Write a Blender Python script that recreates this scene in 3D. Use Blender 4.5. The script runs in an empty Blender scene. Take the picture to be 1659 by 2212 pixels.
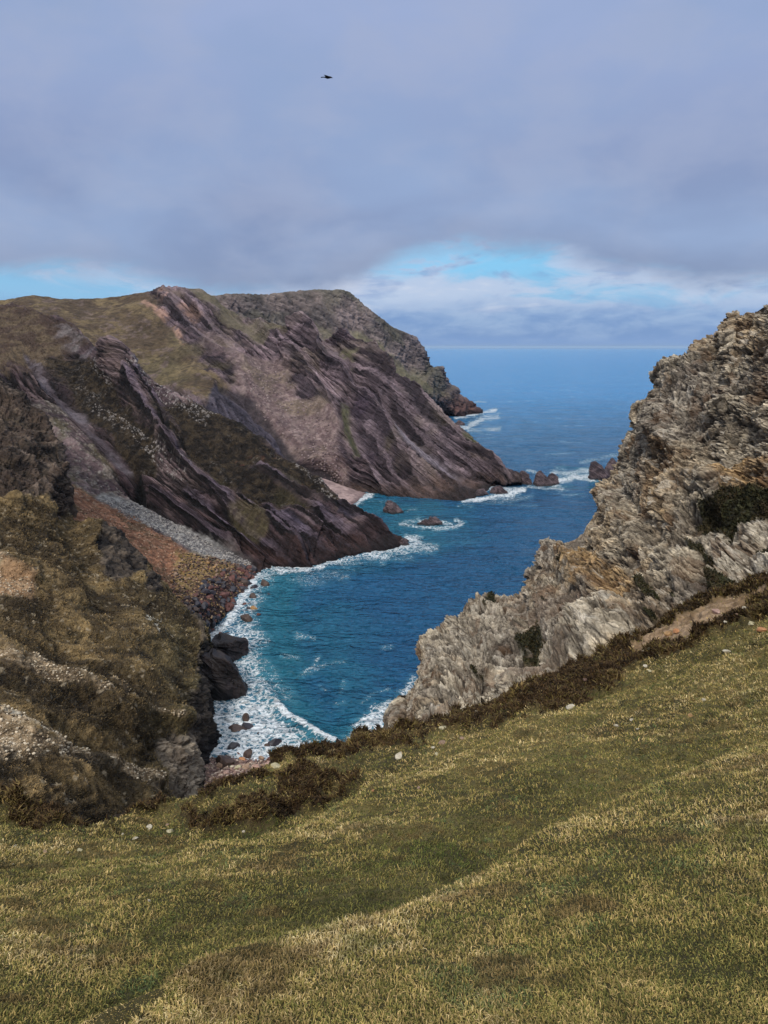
import bpy, bmesh, math, time
import numpy as np
T0 = time.time()
RNG = np.random.default_rng(7)
sc = bpy.context.scene
COL = sc.collection
H = 60.0; PITCH = math.radians(12.1); FP = 1661.7; CU, CV = 829.5, 1106.0
cp, sp = math.cos(PITCH), math.sin(PITCH)

# ------------------------------------------------------------ survey helpers
def ray(u, v):
    a = (u - CU) / FP; b = -(v - CV) / FP
    return np.array([a, cp + b * sp, -sp + b * cp])
def Q(s, u, v, Y):            # a surveyed point seen at (u, v), Y metres ahead
    d = ray(u, v); k = Y / d[1]
    return (s, d[0] * k, Y, H + d[2] * k)
def W(s, u, v, z):            # a surveyed point at height z
    d = ray(u, v); k = (z - H) / d[2]
    return (s, d[0] * k, d[1] * k, z)
def proj(P):
    x = P[..., 0]; y = P[..., 1]; z = P[..., 2] - H
    f = y * cp - z * sp; up = y * sp + z * cp
    f = np.where(f < 0.05, 0.05, f)
    return CU + FP * x / f, CV - FP * up / f
def pchip(xs, ys, x):
    xs = np.asarray(xs, float); ys = np.asarray(ys, float)
    h = np.diff(xs); sh = (slice(None),) + (None,) * (ys.ndim - 1)
    dl = np.diff(ys, axis=0) / h[sh]
    m = np.zeros_like(ys); m[0] = dl[0]; m[-1] = dl[-1]
    if len(xs) > 2:
        w1 = (2 * h[1:] + h[:-1])[sh]; w2 = (h[1:] + 2 * h[:-1])[sh]
        a, b = dl[:-1], dl[1:]; ok = a * b > 0
        with np.errstate(divide='ignore', invalid='ignore'):
            hm = (w1 + w2) / (w1 / a + w2 / b)
        m[1:-1] = np.where(ok, hm, 0)
    i = np.clip(np.searchsorted(xs, x, side='right') - 1, 0, len(h) - 1)
    t = ((x - xs[i]) / h[i])[sh]; hh = h[i][sh]
    return ((2*t**3-3*t**2+1)*ys[i] + (t**3-2*t**2+t)*hh*m[i] + (-2*t**3+3*t**2)*ys[i+1] + (t**3-t**2)*hh*m[i+1])
def rail(pts, s):
    pts = [list(p) for p in pts]
    P = np.array([p[1:] for p in pts], float)
    u, v = proj(P); L = np.concatenate([[0], np.cumsum(np.hypot(np.diff(u), np.diff(v)))])
    S = [p[0] for p in pts]
    if S[0] is None: S[0] = 0.0
    if S[-1] is None: S[-1] = 1.0
    kn = [i for i, q in enumerate(S) if q is not None]
    Sf = np.interp(L, L[kn], [S[i] for i in kn])
    Sf = Sf + np.arange(len(Sf)) * 1e-7
    return pchip(Sf, P, s)
def loft(rails, rows, nc, s=None):
    if s is None: s = np.linspace(0, 1, nc)
    R = np.array([rail(r, s) for r in rails])
    t = np.concatenate([np.linspace(i, i + 1, n, endpoint=False) for i, n in enumerate(rows)] + [[len(rows)]])
    return pchip(np.arange(len(rails)), R, t)

def widen(P, left, right, zl, zr, n=26):
    """carry a landform on sideways past the part the photograph frames"""
    k = (np.linspace(0, 1, n + 1)[1:] ** 1.8)[None, :, None]
    out = [P]
    if left: out.insert(0, (P[:, :1] + k * np.array([-left, 0, zl]))[:, ::-1])
    if right: out.append(P[:, -1:] + k * np.array([right, 0, zr]))
    return np.concatenate(out, 1)
# ------------------------------------------------------------ noise
U = np.uint32
def fin(n):
    n = (n ^ (n >> U(15))) * U(2246822519)
    n = (n ^ (n >> U(13))) * U(3266489917)
    return ((n ^ (n >> U(16))) & U(0xffffff)).astype(np.float32) * np.float32(1 / 16777215.0)
def hsh(i, j, k, seed):
    return fin((i.astype(U) * U(374761393)) ^ (j.astype(U) * U(668265263)) ^ (k.astype(U) * U(2246822519)) ^ U((seed * 3266489917 + 97) & 0xffffffff))
def vn(p, seed=0):            # value noise, -1..1
    f = np.floor(p); q = (p - f).astype(np.float32); I = f.astype(np.int32).view(U)
    q = q * q * q * (q * (q * 6 - 15) + 10)
    x, y, z = q[..., 0], q[..., 1], q[..., 2]
    a0 = I[..., 0] * U(374761393) ^ U((seed * 3266489917 + 97) & 0xffffffff); a1 = (I[..., 0] + U(1)) * U(374761393) ^ U((seed * 3266489917 + 97) & 0xffffffff)
    b0 = I[..., 1] * U(668265263); b1 = (I[..., 1] + U(1)) * U(668265263)
    c0 = I[..., 2] * U(2246822519); c1 = (I[..., 2] + U(1)) * U(2246822519)
    def row(b_, c_):
        g = b_ ^ c_; l0 = fin(a0 ^ g); return l0 + (fin(a1 ^ g) - l0) * x
    m0 = row(b0, c0); m0 += (row(b1, c0) - m0) * y; m1 = row(b0, c1); m1 += (row(b1, c1) - m1) * y
    return 2 * (m0 + (m1 - m0) * z) - 1
def fbm(p, sc_=1.0, oc=5, seed=0, gain=.5, ridged=False):
    a = 1; o = 0; tot = 0; p = (np.asarray(p) / sc_)
    for n in range(oc):
        q = vn(p + n * 17.3, seed + n)
        if ridged: q = 1 - 2 * np.abs(q)
        o = o + a * q; tot += a; a *= gain; p = p * 2.03
    return o / tot * (1.0 if ridged else 1.6)
def sst(x, a, b):
    t = np.clip((x - a) / (b - a), 0, 1); return t * t * (3 - 2 * t)
def strata(P, n, thick, block, warp=0.0, seed=0, wsc=12.0):
    """bedded rock: layers of different hardness across n, broken into blocks along the bed"""
    n = np.array(n, float); n /= np.linalg.norm(n)
    a = np.cross(n, [0, 1, 0.2]); a /= np.linalg.norm(a); b = np.cross(n, a)
    if warp:
        P = P + warp * np.stack([fbm(P, wsc, 3, seed + 50 + k) for k in range(3)], -1)
    s = P @ n; t = P @ a; r = P @ b
    out = 0; amp = 1.0
    for o in range(3):
        th = thick / 2.1 ** o; bl = block / 1.8 ** o
        si = np.floor(s / th); fr = s / th - si
        off = hsh(si.astype(np.int64), si.astype(np.int64) * 0, si.astype(np.int64) * 0, seed + o)
        bi = np.floor(t / bl + off * 7); ci = np.floor(r / bl + off * 3)
        h = hsh(si.astype(np.int64), bi.astype(np.int64), ci.astype(np.int64), seed + 9 + o)
        edge = sst(np.minimum(fr, 1 - fr), 0, .16)
        out = out + amp * ((.45 * off + .55 * h) - .5) * (0.4 + .6 * edge) - amp * .25 * (1 - edge)
        amp *= .55
    return out
def bed(P, n, thick, length, seed=0, warp=0., wsc=12.0, oc=4):
    """thin partings along the bedding: near 1 on a parting, low between"""
    n = np.array(n, float); n /= np.linalg.norm(n); a = np.cross(n, [0, 1, 0.2]); a /= np.linalg.norm(a); b = np.cross(n, a)
    if warp: P = P + warp * np.stack([fbm(P, wsc, 3, seed + 50 + k) for k in range(3)], -1)
    q = np.stack([P @ n / thick, P @ a / length, P @ b / length], -1)
    return fbm(q, 1.0, oc, seed, .6, ridged=True)
def cells(P, size, seed=0):   # F2-F1 worley
    p = P / size; f = np.floor(p); fr = (p - f).astype(np.float32); I = f.astype(np.int64)
    d1 = np.full(p.shape[:-1], 9., np.float32); d2 = d1.copy(); idv = np.zeros_like(d1)
    for a in (-1, 0, 1):
        for b in (-1, 0, 1):
            for c in (-1, 0, 1):
                i, j, k = I[..., 0] + a, I[..., 1] + b, I[..., 2] + c
                hx, hy, hz = hsh(i, j, k, seed), hsh(i, j, k, seed + 1), hsh(i, j, k, seed + 2)
                d = (a + hx - fr[..., 0])**2 + (b + hy - fr[..., 1])**2 + (c + hz - fr[..., 2])**2
                nw = d < d1
                d2 = np.where(nw, d1, np.minimum(d2, d)); idv = np.where(nw, hx, idv); d1 = np.where(nw, d, d1)
    return np.sqrt(d1), np.sqrt(d2), idv

# ------------------------------------------------------------ masks from outlines
def segd(u, v, poly, closed):
    poly = np.array(poly, float); n = len(poly)
    best = np.full(u.shape, 1e9); side = np.zeros(u.shape)
    for i in range(n if closed else n - 1):
        a = poly[i]; b = poly[(i + 1) % n]; d = b - a
        t = np.clip(((u - a[0]) * d[0] + (v - a[1]) * d[1]) / max(d @ d, 1e-9), 0, 1)
        dx = u - a[0] - t * d[0]; dy = v - a[1] - t * d[1]; q = dx * dx + dy * dy
        m = q < best; best = np.where(m, q, best); side = np.where(m, np.sign(d[0] * dy - d[1] * dx), side)
    return np.sqrt(best), side
def inside(u, v, poly):
    c = np.zeros(u.shape, bool); n = len(poly)
    for i in range(n):
        x1, y1 = poly[i]; x2, y2 = poly[(i + 1) % n]
        if y1 == y2: continue
        c ^= ((y1 > v) != (y2 > v)) & (u < (x2 - x1) * (v - y1) / (y2 - y1) + x1)
    return c
class Ctx:
    def __init__(s, P, px):
        s.P = P; s.u, s.v = proj(P); s.px = px
        s.n1 = fbm(P, px * 40, 5, 11, .6); s.n2 = fbm(P, px * 12, 4, 12, .6)
    def area(s, poly, soft=6, rough=10):
        d, _ = segd(s.u, s.v, poly, True); d = np.where(inside(s.u, s.v, poly), d, -d)
        return sst(d + rough * s.n1 + rough * .5 * s.n2, -soft, soft)
    def line(s, poly, w, rough=.3):
        d, sd = segd(s.u, s.v, poly, False)
        return 1 - sst(d * (1 + rough * s.n2) + rough * w * s.n1, w * .4, w), sd
def slabs_(cx, lines, w, h, jit=5):
    """tilted slabs: each line is the broken lower edge of a bed, undercut on the down-dip side, with masks to paint its shade"""
    rel = 0; dk = 0; lt = 0; uu = cx.u + jit * cx.n2 + 1.6 * jit * cx.n1; vv = cx.v - jit * cx.n2 * .6
    for k, ln in enumerate(lines):
        d, sd = segd(uu, vv, ln, False); q = np.clip(1 - d / w, 0, 1); hv = .7 + .5 * ((k * 37) % 10) / 10
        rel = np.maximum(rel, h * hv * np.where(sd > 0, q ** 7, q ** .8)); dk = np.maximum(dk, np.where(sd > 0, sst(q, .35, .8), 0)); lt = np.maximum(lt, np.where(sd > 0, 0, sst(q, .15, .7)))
    return rel, dk, lt  # dk paints shade under each edge, lt the lit face above it
def lin(c):
    c = np.array(c, float) / 255; return np.where(c <= .04045, c / 12.92, ((c + .055) / 1.055) ** 2.4)
ALB = 1.0
def C(r, g, b): return lin((r, g, b)) * ALB
def mix(a, b, m):
    return a + (b - a) * m[..., None]

# ------------------------------------------------------------ materials
def newmat(name):
    m = bpy.data.materials.new(name); m.use_nodes = True
    nt = m.node_tree; nt.nodes.clear()
    o = nt.nodes.new('ShaderNodeOutputMaterial'); b = nt.nodes.new('ShaderNodeBsdfPrincipled')
    nt.links.new(b.outputs[0], o.inputs[0]); return m, nt, b
def N(nt, t, **kw):
    n = nt.nodes.new(t)
    for k, v in kw.items():
        if k in n.inputs: n.inputs[k].default_value = v
        else: setattr(n, k, v)
    return n
def land_mat(name, px, n=(.6, .1, .8), rough=.9, bump=.6, var=.35, stretch=6, spec=.25):
    """vertex attribute 'tint' holds what grows or lies there, and painted slab shade; nodes add grain, bedding lines and relief"""
    m, nt, b = newmat(name); L = nt.links.new
    tc = N(nt, 'ShaderNodeTexCoord'); at = N(nt, 'ShaderNodeAttribute', attribute_name='tint'); rk = N(nt, 'ShaderNodeAttribute', attribute_name='rockiness')
    n = np.array(n, float); n /= np.linalg.norm(n)
    rx = math.acos(n[2]); rz = math.atan2(n[0], -n[1])
    mp = N(nt, 'ShaderNodeMapping', vector_type='TEXTURE'); mp.inputs['Rotation'].default_value = (rx, 0, rz); mp.inputs['Scale'].default_value = (stretch, stretch, 1)
    L(tc.outputs['Object'], mp.inputs[0])
    ns = N(nt, 'ShaderNodeTexNoise', Scale=1 / (px * 2.2), Detail=5, Roughness=.65, Distortion=.3); L(mp.outputs[0], ns.inputs['Vector'])
    ng = N(nt, 'ShaderNodeTexNoise', Scale=1 / (px * 3.0), Detail=6, Roughness=.7); L(tc.outputs['Object'], ng.inputs['Vector'])
    vo = N(nt, 'ShaderNodeTexVoronoi', Scale=1 / (px * 5)); vo.feature = 'DISTANCE_TO_EDGE'
    wv = N(nt, 'ShaderNodeMix', data_type='VECTOR'); wv.inputs[0].default_value = .12
    L(mp.outputs[0], wv.inputs[4]); L(ng.outputs['Color'], wv.inputs[5]); L(wv.outputs[1], vo.inputs['Vector'])
    mx = N(nt, 'ShaderNodeMix', data_type='FLOAT'); L(rk.outputs['Fac'], mx.inputs[0]); L(ng.outputs['Fac'], mx.inputs[2]); L(ns.outputs['Fac'], mx.inputs[3])
    mr = N(nt, 'ShaderNodeMapRange'); L(mx.outputs[0], mr.inputs[0])
    for i, v in zip((1, 2, 3, 4), (.3, .7, 1 - var, 1 + var)): mr.inputs[i].default_value = v
    cm = N(nt, 'ShaderNodeVectorMath', operation='SCALE'); L(at.outputs['Color'], cm.inputs[0]); L(mr.outputs[0], cm.inputs['Scale'])
    L(cm.outputs[0], b.inputs['Base Color'])
    bp = N(nt, 'ShaderNodeBump', Strength=bump, Distance=px * 3); L(mx.outputs[0], bp.inputs['Height'])
    b2 = N(nt, 'ShaderNodeBump', Strength=bump * .5, Distance=px * 2)
    mr2 = N(nt, 'ShaderNodeMapRange'); mr2.inputs[2].default_value = .12; L(vo.outputs['Distance'], mr2.inputs[0])
    ml = N(nt, 'ShaderNodeMath', operation='MULTIPLY'); L(mr2.outputs[0], ml.inputs[0]); L(rk.outputs['Fac'], ml.inputs[1])
    L(ml.outputs[0], b2.inputs['Height']); L(bp.outputs[0], b2.inputs['Normal']); L(b2.outputs[0], b.inputs['Normal'])
    b.inputs['Roughness'].default_value = rough; b.inputs['Specular IOR Level'].default_value = spec
    return m

# ------------------------------------------------------------ mesh output
def tag(o, label=None, cat=None, group=None, kind=None):
    if label: o['label'] = label
    if cat: o['category'] = cat
    if group: o['group'] = group
    if kind: o['kind'] = kind
    return o
def raw_mesh(name, V, F, mat, attrs=None, smooth=True, nloop=None):
    V = np.ascontiguousarray(V, np.float32).reshape(-1, 3); me = bpy.data.meshes.new(name)
    me.vertices.add(len(V)); me.vertices.foreach_set('co', V.ravel())
    if isinstance(F, tuple): idx, starts = F
    else:
        F = np.asarray(F, np.int32); k = F.shape[1]; idx = F.ravel(); starts = np.arange(len(F)) * k
    me.loops.add(len(idx)); me.loops.foreach_set('vertex_index', idx.astype(np.int32))
    me.polygons.add(len(starts)); me.polygons.foreach_set('loop_start', starts.astype(np.int32))
    me.update(calc_edges=True); me.validate()
    me.polygons.foreach_set('use_smooth', np.full(len(me.polygons), smooth))
    for k, (ty, a) in (attrs or {}).items():
        at = me.attributes.new(k, ty, 'POINT')
        if ty == 'FLOAT': at.data.foreach_set('value', np.ascontiguousarray(a, np.float32).ravel())
        else:
            a = np.asarray(a, np.float32).reshape(-1, 3); a = np.concatenate([a, np.ones((len(a), 1), np.float32)], 1)
            at.data.foreach_set('color', a.ravel())
    me.materials.append(mat)
    o = bpy.data.objects.new(name, me); COL.objects.link(o); return o
def gridF(R, Cn):
    a = (np.arange(R - 1)[:, None] * Cn + np.arange(Cn - 1)[None]).ravel()
    return np.stack([a, a + 1, a + Cn + 1, a + Cn], 1)
def normals(P, sign=None):
    du = np.gradient(P, axis=1); dv = np.gradient(P, axis=0)
    n = np.cross(du, dv); l = np.linalg.norm(n, axis=-1, keepdims=True); n = n / np.maximum(l, 1e-9)
    if sign is None:
        c = np.array([0, 0, H + 60.]) - P; sign = np.sign(np.mean(np.sum(n * c, -1)))
    return n * sign, sign
LANDS = {}; QUEUE = []
def build_land(name, P, fn, mat, px, smooth=True):
    n, sg = normals(P); cx = Ctx(P, px); cx.n = n
    disp, col, rock = fn(cx)
    g_ = fbm(P, px * 2.6, 3, 991, .75); col = col * (1 + (.34 if px > .05 else .2) * g_[..., None]); disp = disp + px * .8 * rock * g_
    P2 = P + n * disp[..., None]
    R, Cn = P.shape[:2]; F = gridF(R, Cn)
    if sg < 0: F = F[:, ::-1]
    u, v = proj(P2)
    LANDS[name] = dict(P=P2, u=u, v=v, n=normals(P2, sg)[0], cx=cx, rock=rock, base=P)
    QUEUE.append((name, P2, F, mat, col, rock, smooth))
def flush():
    for name, P2, F, mat, col, rock, smooth in QUEUE:
        o = raw_mesh(name, P2, F, land_mat(*mat[0], **mat[1]), {'tint': ('FLOAT_COLOR', np.clip(col, 0.004, .9)), 'rockiness': ('FLOAT', np.clip(rock, 0, 1))}, smooth)
        tag(o, kind='structure'); print('  %s %d verts %.1fs' % (name, len(o.data.vertices), time.time() - T0))
def lm(*a, **k): return (a, k)
# ------------------------------------------------------------ the sea
def build_sea():
    az = np.radians(np.concatenate([np.linspace(-75, -29, 30, endpoint=False), np.linspace(-29, 29, 800), np.linspace(30, 75, 30)]))
    v = np.concatenate([np.linspace(2300, 1760, 30, endpoint=False), np.linspace(1760, 900, 620, endpoint=False), np.linspace(900, 757, 130, endpoint=False), np.array([757, 755, 753.5, 752.5, 751.7, 751.2])])
    d = np.array([W(0, CU, q, 0)[2] for q in v])
    X = np.tan(az)[None] * d[:, None]; Y = np.repeat(d[:, None], len(az), 1)
    far = Y > 2500; P = np.stack([X, Y, np.zeros_like(X)], -1)
    u, vv = proj(P)
    fade = np.clip(1 - (Y - 250) / 500, 0, 1)
    sw = 0
    for k, (ang, wl, am) in enumerate([(200, 31, .30), (214, 17, .16), (188, 11, .10), (230, 7.3, .06), (170, 5.2, .045), (205, 3.9, .03), (240, 3.1, .022)]):
        dx, dy = math.sin(math.radians(ang)), math.cos(math.radians(ang))
        ph = 2 * math.pi * (X * dx + Y * dy) / wl + 2.2 * fbm(P, wl * 2.5, 2, 300 + k)
        f2 = 1 if wl > 25 else np.clip(1 - (Y - wl * 22) / (wl * 40), 0, 1)
        sw = sw + am * (1 - np.abs(np.sin(ph / 2))) * 1.3 * f2 * (.6 + .5 * fbm(P, wl * 4, 2, 320 + k))
    z = sw - .35 + .3 * fbm(P * [.6, 1.2, 1], 2.4, 4, 340, .6, ridged=True) * fade + .22 * fbm(P * [.5, 1.2, 1], 7, 3, 341, .6) * np.clip(1.6 - Y / 900, 0, 1)
    z = np.where(Y > 1200, 0, z)
    # foam: where the water breaks
    fo = np.zeros_like(X); n1 = fbm(P, 9, 5, 350, .6); n2 = fbm(P, 2.6, 4, 351, .6)
    def band(poly, w, st=1., rg=.5):
        nonlocal fo
        dd, _ = segd(u, vv, poly, False)
        fo = np.maximum(fo, st * (1 - sst(dd * (1 + rg * n2) + rg * w * .8 * n1, 0, w)))
    def patch(poly, soft, st=1., rg=18):
        nonlocal fo
        dd, _ = segd(u, vv, poly, True); dd = np.where(inside(u, vv, poly), dd, -dd)
        fo = np.maximum(fo, st * sst(dd + rg * n1 + rg * .3 * n2, -soft, soft))
    # shore surf along the boulder beach and cove
    patch([(565,1222),(548,1250),(520,1300),(490,1345),(455,1372),(440,1400),(440,1660),(560,1680),(700,1660),(760,1640),(640,1570),(600,1500),(592,1450),(580,1415),(572,1380),(562,1330),(580,1280),(600,1245),(610,1228)], 26, .80, 26)
    patch([(445,1530),(520,1510),(580,1520),(620,1560),(700,1610),(720,1700),(440,1700)], 18, 1.0, 14)
    patch([(640,1228),(700,1232),(760,1218),(800,1222),(700,1262),(600,1262)], 14, .45)
    band([(565,1222),(548,1250),(520,1300),(490,1345),(460,1372)], 24, 1.15, .4)
    band([(560,1223),(610,1232),(665,1230),(740,1207),(830,1190),(885,1176),(905,1172)], 15, 1.0)
    band([(740,1212),(830,1196),(900,1180),(935,1184)], 20, .78); band([(800,1208),(860,1206),(890,1205)], 10, .5)
    band([(880,1165),(900,1166)], 18, 1.05)
    patch([(735,1600),(770,1560),(800,1535),(850,1512),(885,1500),(900,1540),(840,1610),(740,1660)], 16, .98, 20)
    band([(895,1470),(868,1512),(830,1560),(790,1600)], 22, .9)
    band([(595,1525),(618,1545),(655,1570),(690,1597),(730,1615)], 13, 1.4, .15)
    patch([(555,1400),(600,1440),(625,1480),(630,1520),(590,1530),(560,1500)], 16, .5, 24)
    for a in [[(655,1455),(690,1440),(745,1430)], [(690,1480),(705,1490)], [(610,1418),(640,1424)], [(735,1500),(742,1470)], [(782,1520),(800,1500),(838,1488)], [(725,1520),(745,1515)],
              [(830,1400),(845,1398)], [(733,1250),(752,1247)], [(760,1160),(790,1150)], [(692,1418),(682,1432)], [(640,1370),(680,1378)]]: band(a, 10, .55, .6)
    # around the skerries and the headland tips
    band([(870,1130),(885,1122),(905,1118)], 9, .62); band([(868,1133),(900,1139),(950,1143),(985,1138),(1000,1130),(985,1122)], 9, .82)
    band([(905,1122),(930,1119),(965,1128),(975,1132)], 8, .8)
    band([(768,1092),(780,1080),(792,1070),(800,1068)], 13, 1.1); band([(795,1083),(850,1083)], 5, .35); band([(880,1103),(900,1100)], 5, .6)
    band([(1000,1083),(1035,1081),(1060,1072),(1100,1068),(1130,1056)], 13, 1.1); band([(1030,1063),(1060,1053),(1090,1056),(1130,1058)], 9, .9)
    band([(1020,1083),(1080,1085),(1150,1070)], 10, .55); band([(1140,1050),(1180,1056),(1215,1055)], 7, .8)
    band([(1205,1040),(1240,1030),(1275,1032),(1290,1026)], 17, 1.15); band([(1195,1020),(1230,1022),(1270,1016)], 14, .8); band([(1140,1016),(1165,1022)], 7, .8)
    band([(1255,998),(1280,992),(1330,985)], 9, .6); band([(1180,980),(1240,978)], 5, .45); band([(1100,1090),(1160,1092)], 4, .4)
    band([(985,902),(1020,895),(1048,889),(1070,886)], 8, 1.0); band([(985,918),(1010,922),(1040,905),(1075,900)], 13, .9); band([(1010,930),(1060,928),(1080,925)], 10, .75)
    band([(1025,868),(1050,868)], 3, .7)
    # scattered caps out at sea, sparse
    cap = sst(fbm(P * [1, 2.6, 1], 24, 4, 370, .7), .52, .85) * .5 * (Y > 300) * np.clip(1.6 - Y / 2200, 0, 1) + .0
    fo = np.maximum(fo, cap)
    # the one breaking wave
    dd, sd = segd(u, vv, [(575,1500),(600,1525),(618,1545),(655,1570),(690,1597),(745,1622)], False)
    z = z + .9 * np.exp(-(dd / 16) ** 2) + .25 * fo * (n2 + .3) * (Y < 400)
    P[..., 2] = z
    # depth of colour: shallow green-blue over sand and shelving rock
    sh = np.zeros_like(X)
    for poly, wd, st in [([(760,1090),(850,1110),(930,1140)], 95, .8), ([(600,1250),(600,1350),(600,1480),(700,1620),(830,1580)], 120, .9), ([(900,1165),(1000,1130)], 80, .45), ([(640,1240),(880,1190)], 50, .35),([(700,1350),(760,1500),(760,1600)], 130, .5), ([(1210,1035),(1300,1030)], 30, .8)]:
        dd, _ = segd(u, vv, poly, False); sh = np.maximum(sh, st * (1 - sst(dd + 30 * n1, 0, wd)))
    m, nt, b = newmat('sea_water'); L = nt.links.new
    tc = N(nt, 'ShaderNodeTexCoord'); fa = N(nt, 'ShaderNodeAttribute', attribute_name='foam'); sa = N(nt, 'ShaderNodeAttribute', attribute_name='shallow')
    # lacy foam
    n0 = N(nt, 'ShaderNodeTexNoise', Scale=.35, Detail=5, Roughness=.6, Distortion=.6); L(tc.outputs['Object'], n0.inputs['Vector'])
    wa = N(nt, 'ShaderNodeVectorMath', operation='MULTIPLY_ADD'); wa.inputs[1].default_value = (3.4,) * 3; L(n0.outputs['Color'], wa.inputs[0]); L(tc.outputs['Object'], wa.inputs[2])
    vo = N(nt, 'ShaderNodeTexVoronoi', Scale=.75); vo.feature = 'DISTANCE_TO_EDGE'; L(wa.outputs[0], vo.inputs['Vector'])
    v2 = N(nt, 'ShaderNodeTexVoronoi', Scale=2.1); v2.feature = 'DISTANCE_TO_EDGE'; L(wa.outputs[0], v2.inputs['Vector'])
    n3 = N(nt, 'ShaderNodeTexNoise', Scale=1.5, Detail=7, Roughness=.75, Distortion=.8); L(tc.outputs['Object'], n3.inputs['Vector'])
    def mth(op, a, b_, c=None):
        n = N(nt, 'ShaderNodeMath', operation=op)
        for i, q in enumerate((a, b_, c)):
            if q is None: continue
            if isinstance(q, (int, float)): n.inputs[i].default_value = q
            else: L(q, n.inputs[i])
        return n.outputs[0]
    e1 = mth('MULTIPLY', mth('POWER', mth('MULTIPLY', vo.outputs['Distance'], 1.7), .55), .62)
    e2 = mth('MULTIPLY', mth('POWER', mth('MULTIPLY', v2.outputs['Distance'], 1.7), .6), .38)
    thr = mth('ADD', mth('MULTIPLY', mth('ADD', e1, e2), 1.75), mth('MULTIPLY', mth('SUBTRACT', n3.outputs['Fac'], .44), 1.9))
    dif = mth('SUBTRACT', mth('MULTIPLY', fa.outputs['Fac'], 1.12), thr)
    mr = N(nt, 'ShaderNodeMapRange', interpolation_type='SMOOTHSTEP'); mr.inputs[1].default_value = -.06; mr.inputs[2].default_value = .32; L(dif, mr.inputs[0])
    gate = N(nt, 'ShaderNodeMapRange'); gate.inputs[1].default_value = .05; gate.inputs[2].default_value = .3; L(fa.outputs['Fac'], gate.inputs[0])
    fm = mth('MULTIPLY', mr.outputs[0], gate.outputs[0])
    # aerated water is paler
    aer = mth('MULTIPLY', fa.outputs['Fac'], .30)
    sheen = N(nt, 'ShaderNodeAttribute', attribute_name='far_sheen'); nb = N(nt, 'ShaderNodeTexNoise', Scale=.02, Detail=9, Roughness=.75); L(tc.outputs['Object'], nb.inputs['Vector'])
    c0 = N(nt, 'ShaderNodeMix', data_type='RGBA'); c0.inputs[6].default_value = (*C(16, 72, 108), 1); c0.inputs[7].default_value = (*C(26, 94, 138), 1); L(nb.outputs['Fac'], c0.inputs[0])
    c1 = N(nt, 'ShaderNodeMix', data_type='RGBA'); L(sa.outputs['Fac'], c1.inputs[0]); cd = N(nt, 'ShaderNodeMix', data_type='RGBA'); L(sheen.outputs['Fac'], cd.inputs[0]); L(c0.outputs[2], cd.inputs[6]); cd.inputs[7].default_value = (*C(46, 132, 190), 1); L(cd.outputs[2], c1.inputs[6]); c1.inputs[7].default_value = (*C(30, 104, 126), 1)  # distant water brightened in base colour, standing in for sky reflection
    c2 = N(nt, 'ShaderNodeMix', data_type='RGBA'); L(aer, c2.inputs[0]); L(c1.outputs[2], c2.inputs[6]); c2.inputs[7].default_value = (*C(120, 185, 200), 1)
    c3 = N(nt, 'ShaderNodeMix', data_type='RGBA'); L(fm, c3.inputs[0]); L(c2.outputs[2], c3.inputs[6]); c3.inputs[7].default_value = (.78, .83, .87, 1)
    L(c3.outputs[2], b.inputs['Base Color'])
    r = N(nt, 'ShaderNodeMapRange'); r.inputs[3].default_value = .16; r.inputs[4].default_value = .8; L(fm, r.inputs[0]); L(r.outputs[0], b.inputs['Roughness'])
    b.inputs['IOR'].default_value = 1.33
    mp = N(nt, 'ShaderNodeMapping'); mp.inputs['Scale'].default_value = (.55, 1.15, 1); mp.inputs['Rotation'].default_value = (0, 0, .35); L(tc.outputs['Object'], mp.inputs[0])
    w1 = N(nt, 'ShaderNodeTexNoise', Scale=.55, Detail=8, Roughness=.62, Distortion=.5); L(mp.outputs[0], w1.inputs['Vector'])
    w2 = N(nt, 'ShaderNodeTexNoise', Scale=.055, Detail=6, Roughness=.6, Distortion=.3); L(mp.outputs[0], w2.inputs['Vector'])
    bp = N(nt, 'ShaderNodeBump', Strength=1.0, Distance=1.8); L(w1.outputs['Fac'], bp.inputs['Height'])
    b2 = N(nt, 'ShaderNodeBump', Strength=1.0, Distance=9.0); L(w2.outputs['Fac'], b2.inputs['Height']); L(bp.outputs[0], b2.inputs['Normal']); w3 = N(nt, 'ShaderNodeTexNoise', Scale=.012, Detail=7, Roughness=.7); L(mp.outputs[0], w3.inputs['Vector']); b4 = N(nt, 'ShaderNodeBump', Strength=.8, Distance=30.0); L(w3.outputs['Fac'], b4.inputs['Height']); L(b2.outputs[0], b4.inputs['Normal'])
    b3 = N(nt, 'ShaderNodeBump', Strength=.6, Distance=.35); L(fm, b3.inputs['Height']); L(b4.outputs[0], b3.inputs['Normal'])
    L(b3.outputs[0], b.inputs['Normal'])
    R, Cn = X.shape; F = gridF(R, Cn)
    if normals(P)[1] < 0: F = F[:, ::-1]
    o = raw_mesh('sea', P, F, m, {'foam': ('FLOAT', fo), 'shallow': ('FLOAT', sh), 'far_sheen': ('FLOAT', sst(Y + 120 * n1, 280, 1100))}); tag(o, kind='structure')
build_sea()
# ------------------------------------------------------------ headlands, cliffs and slopes
def back(pts, dy, z, dx=0.):
    """the far side of a crest, dropping away behind it"""
    return [(p[0], p[1] + dx, p[2] + dy, z) for p in pts]
def drop(pts, dy, dz, dx=0.):
    return [(p[0], p[1] + dx, p[2] + dy, p[3] - dz) for p in pts]
def speck(cx, size, th=.25, seed=0):
    d1, d2, idv = cells(cx.P, size, seed)
    return sst(d2 - d1, .05, .3) * (idv > 1 - th)

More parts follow.
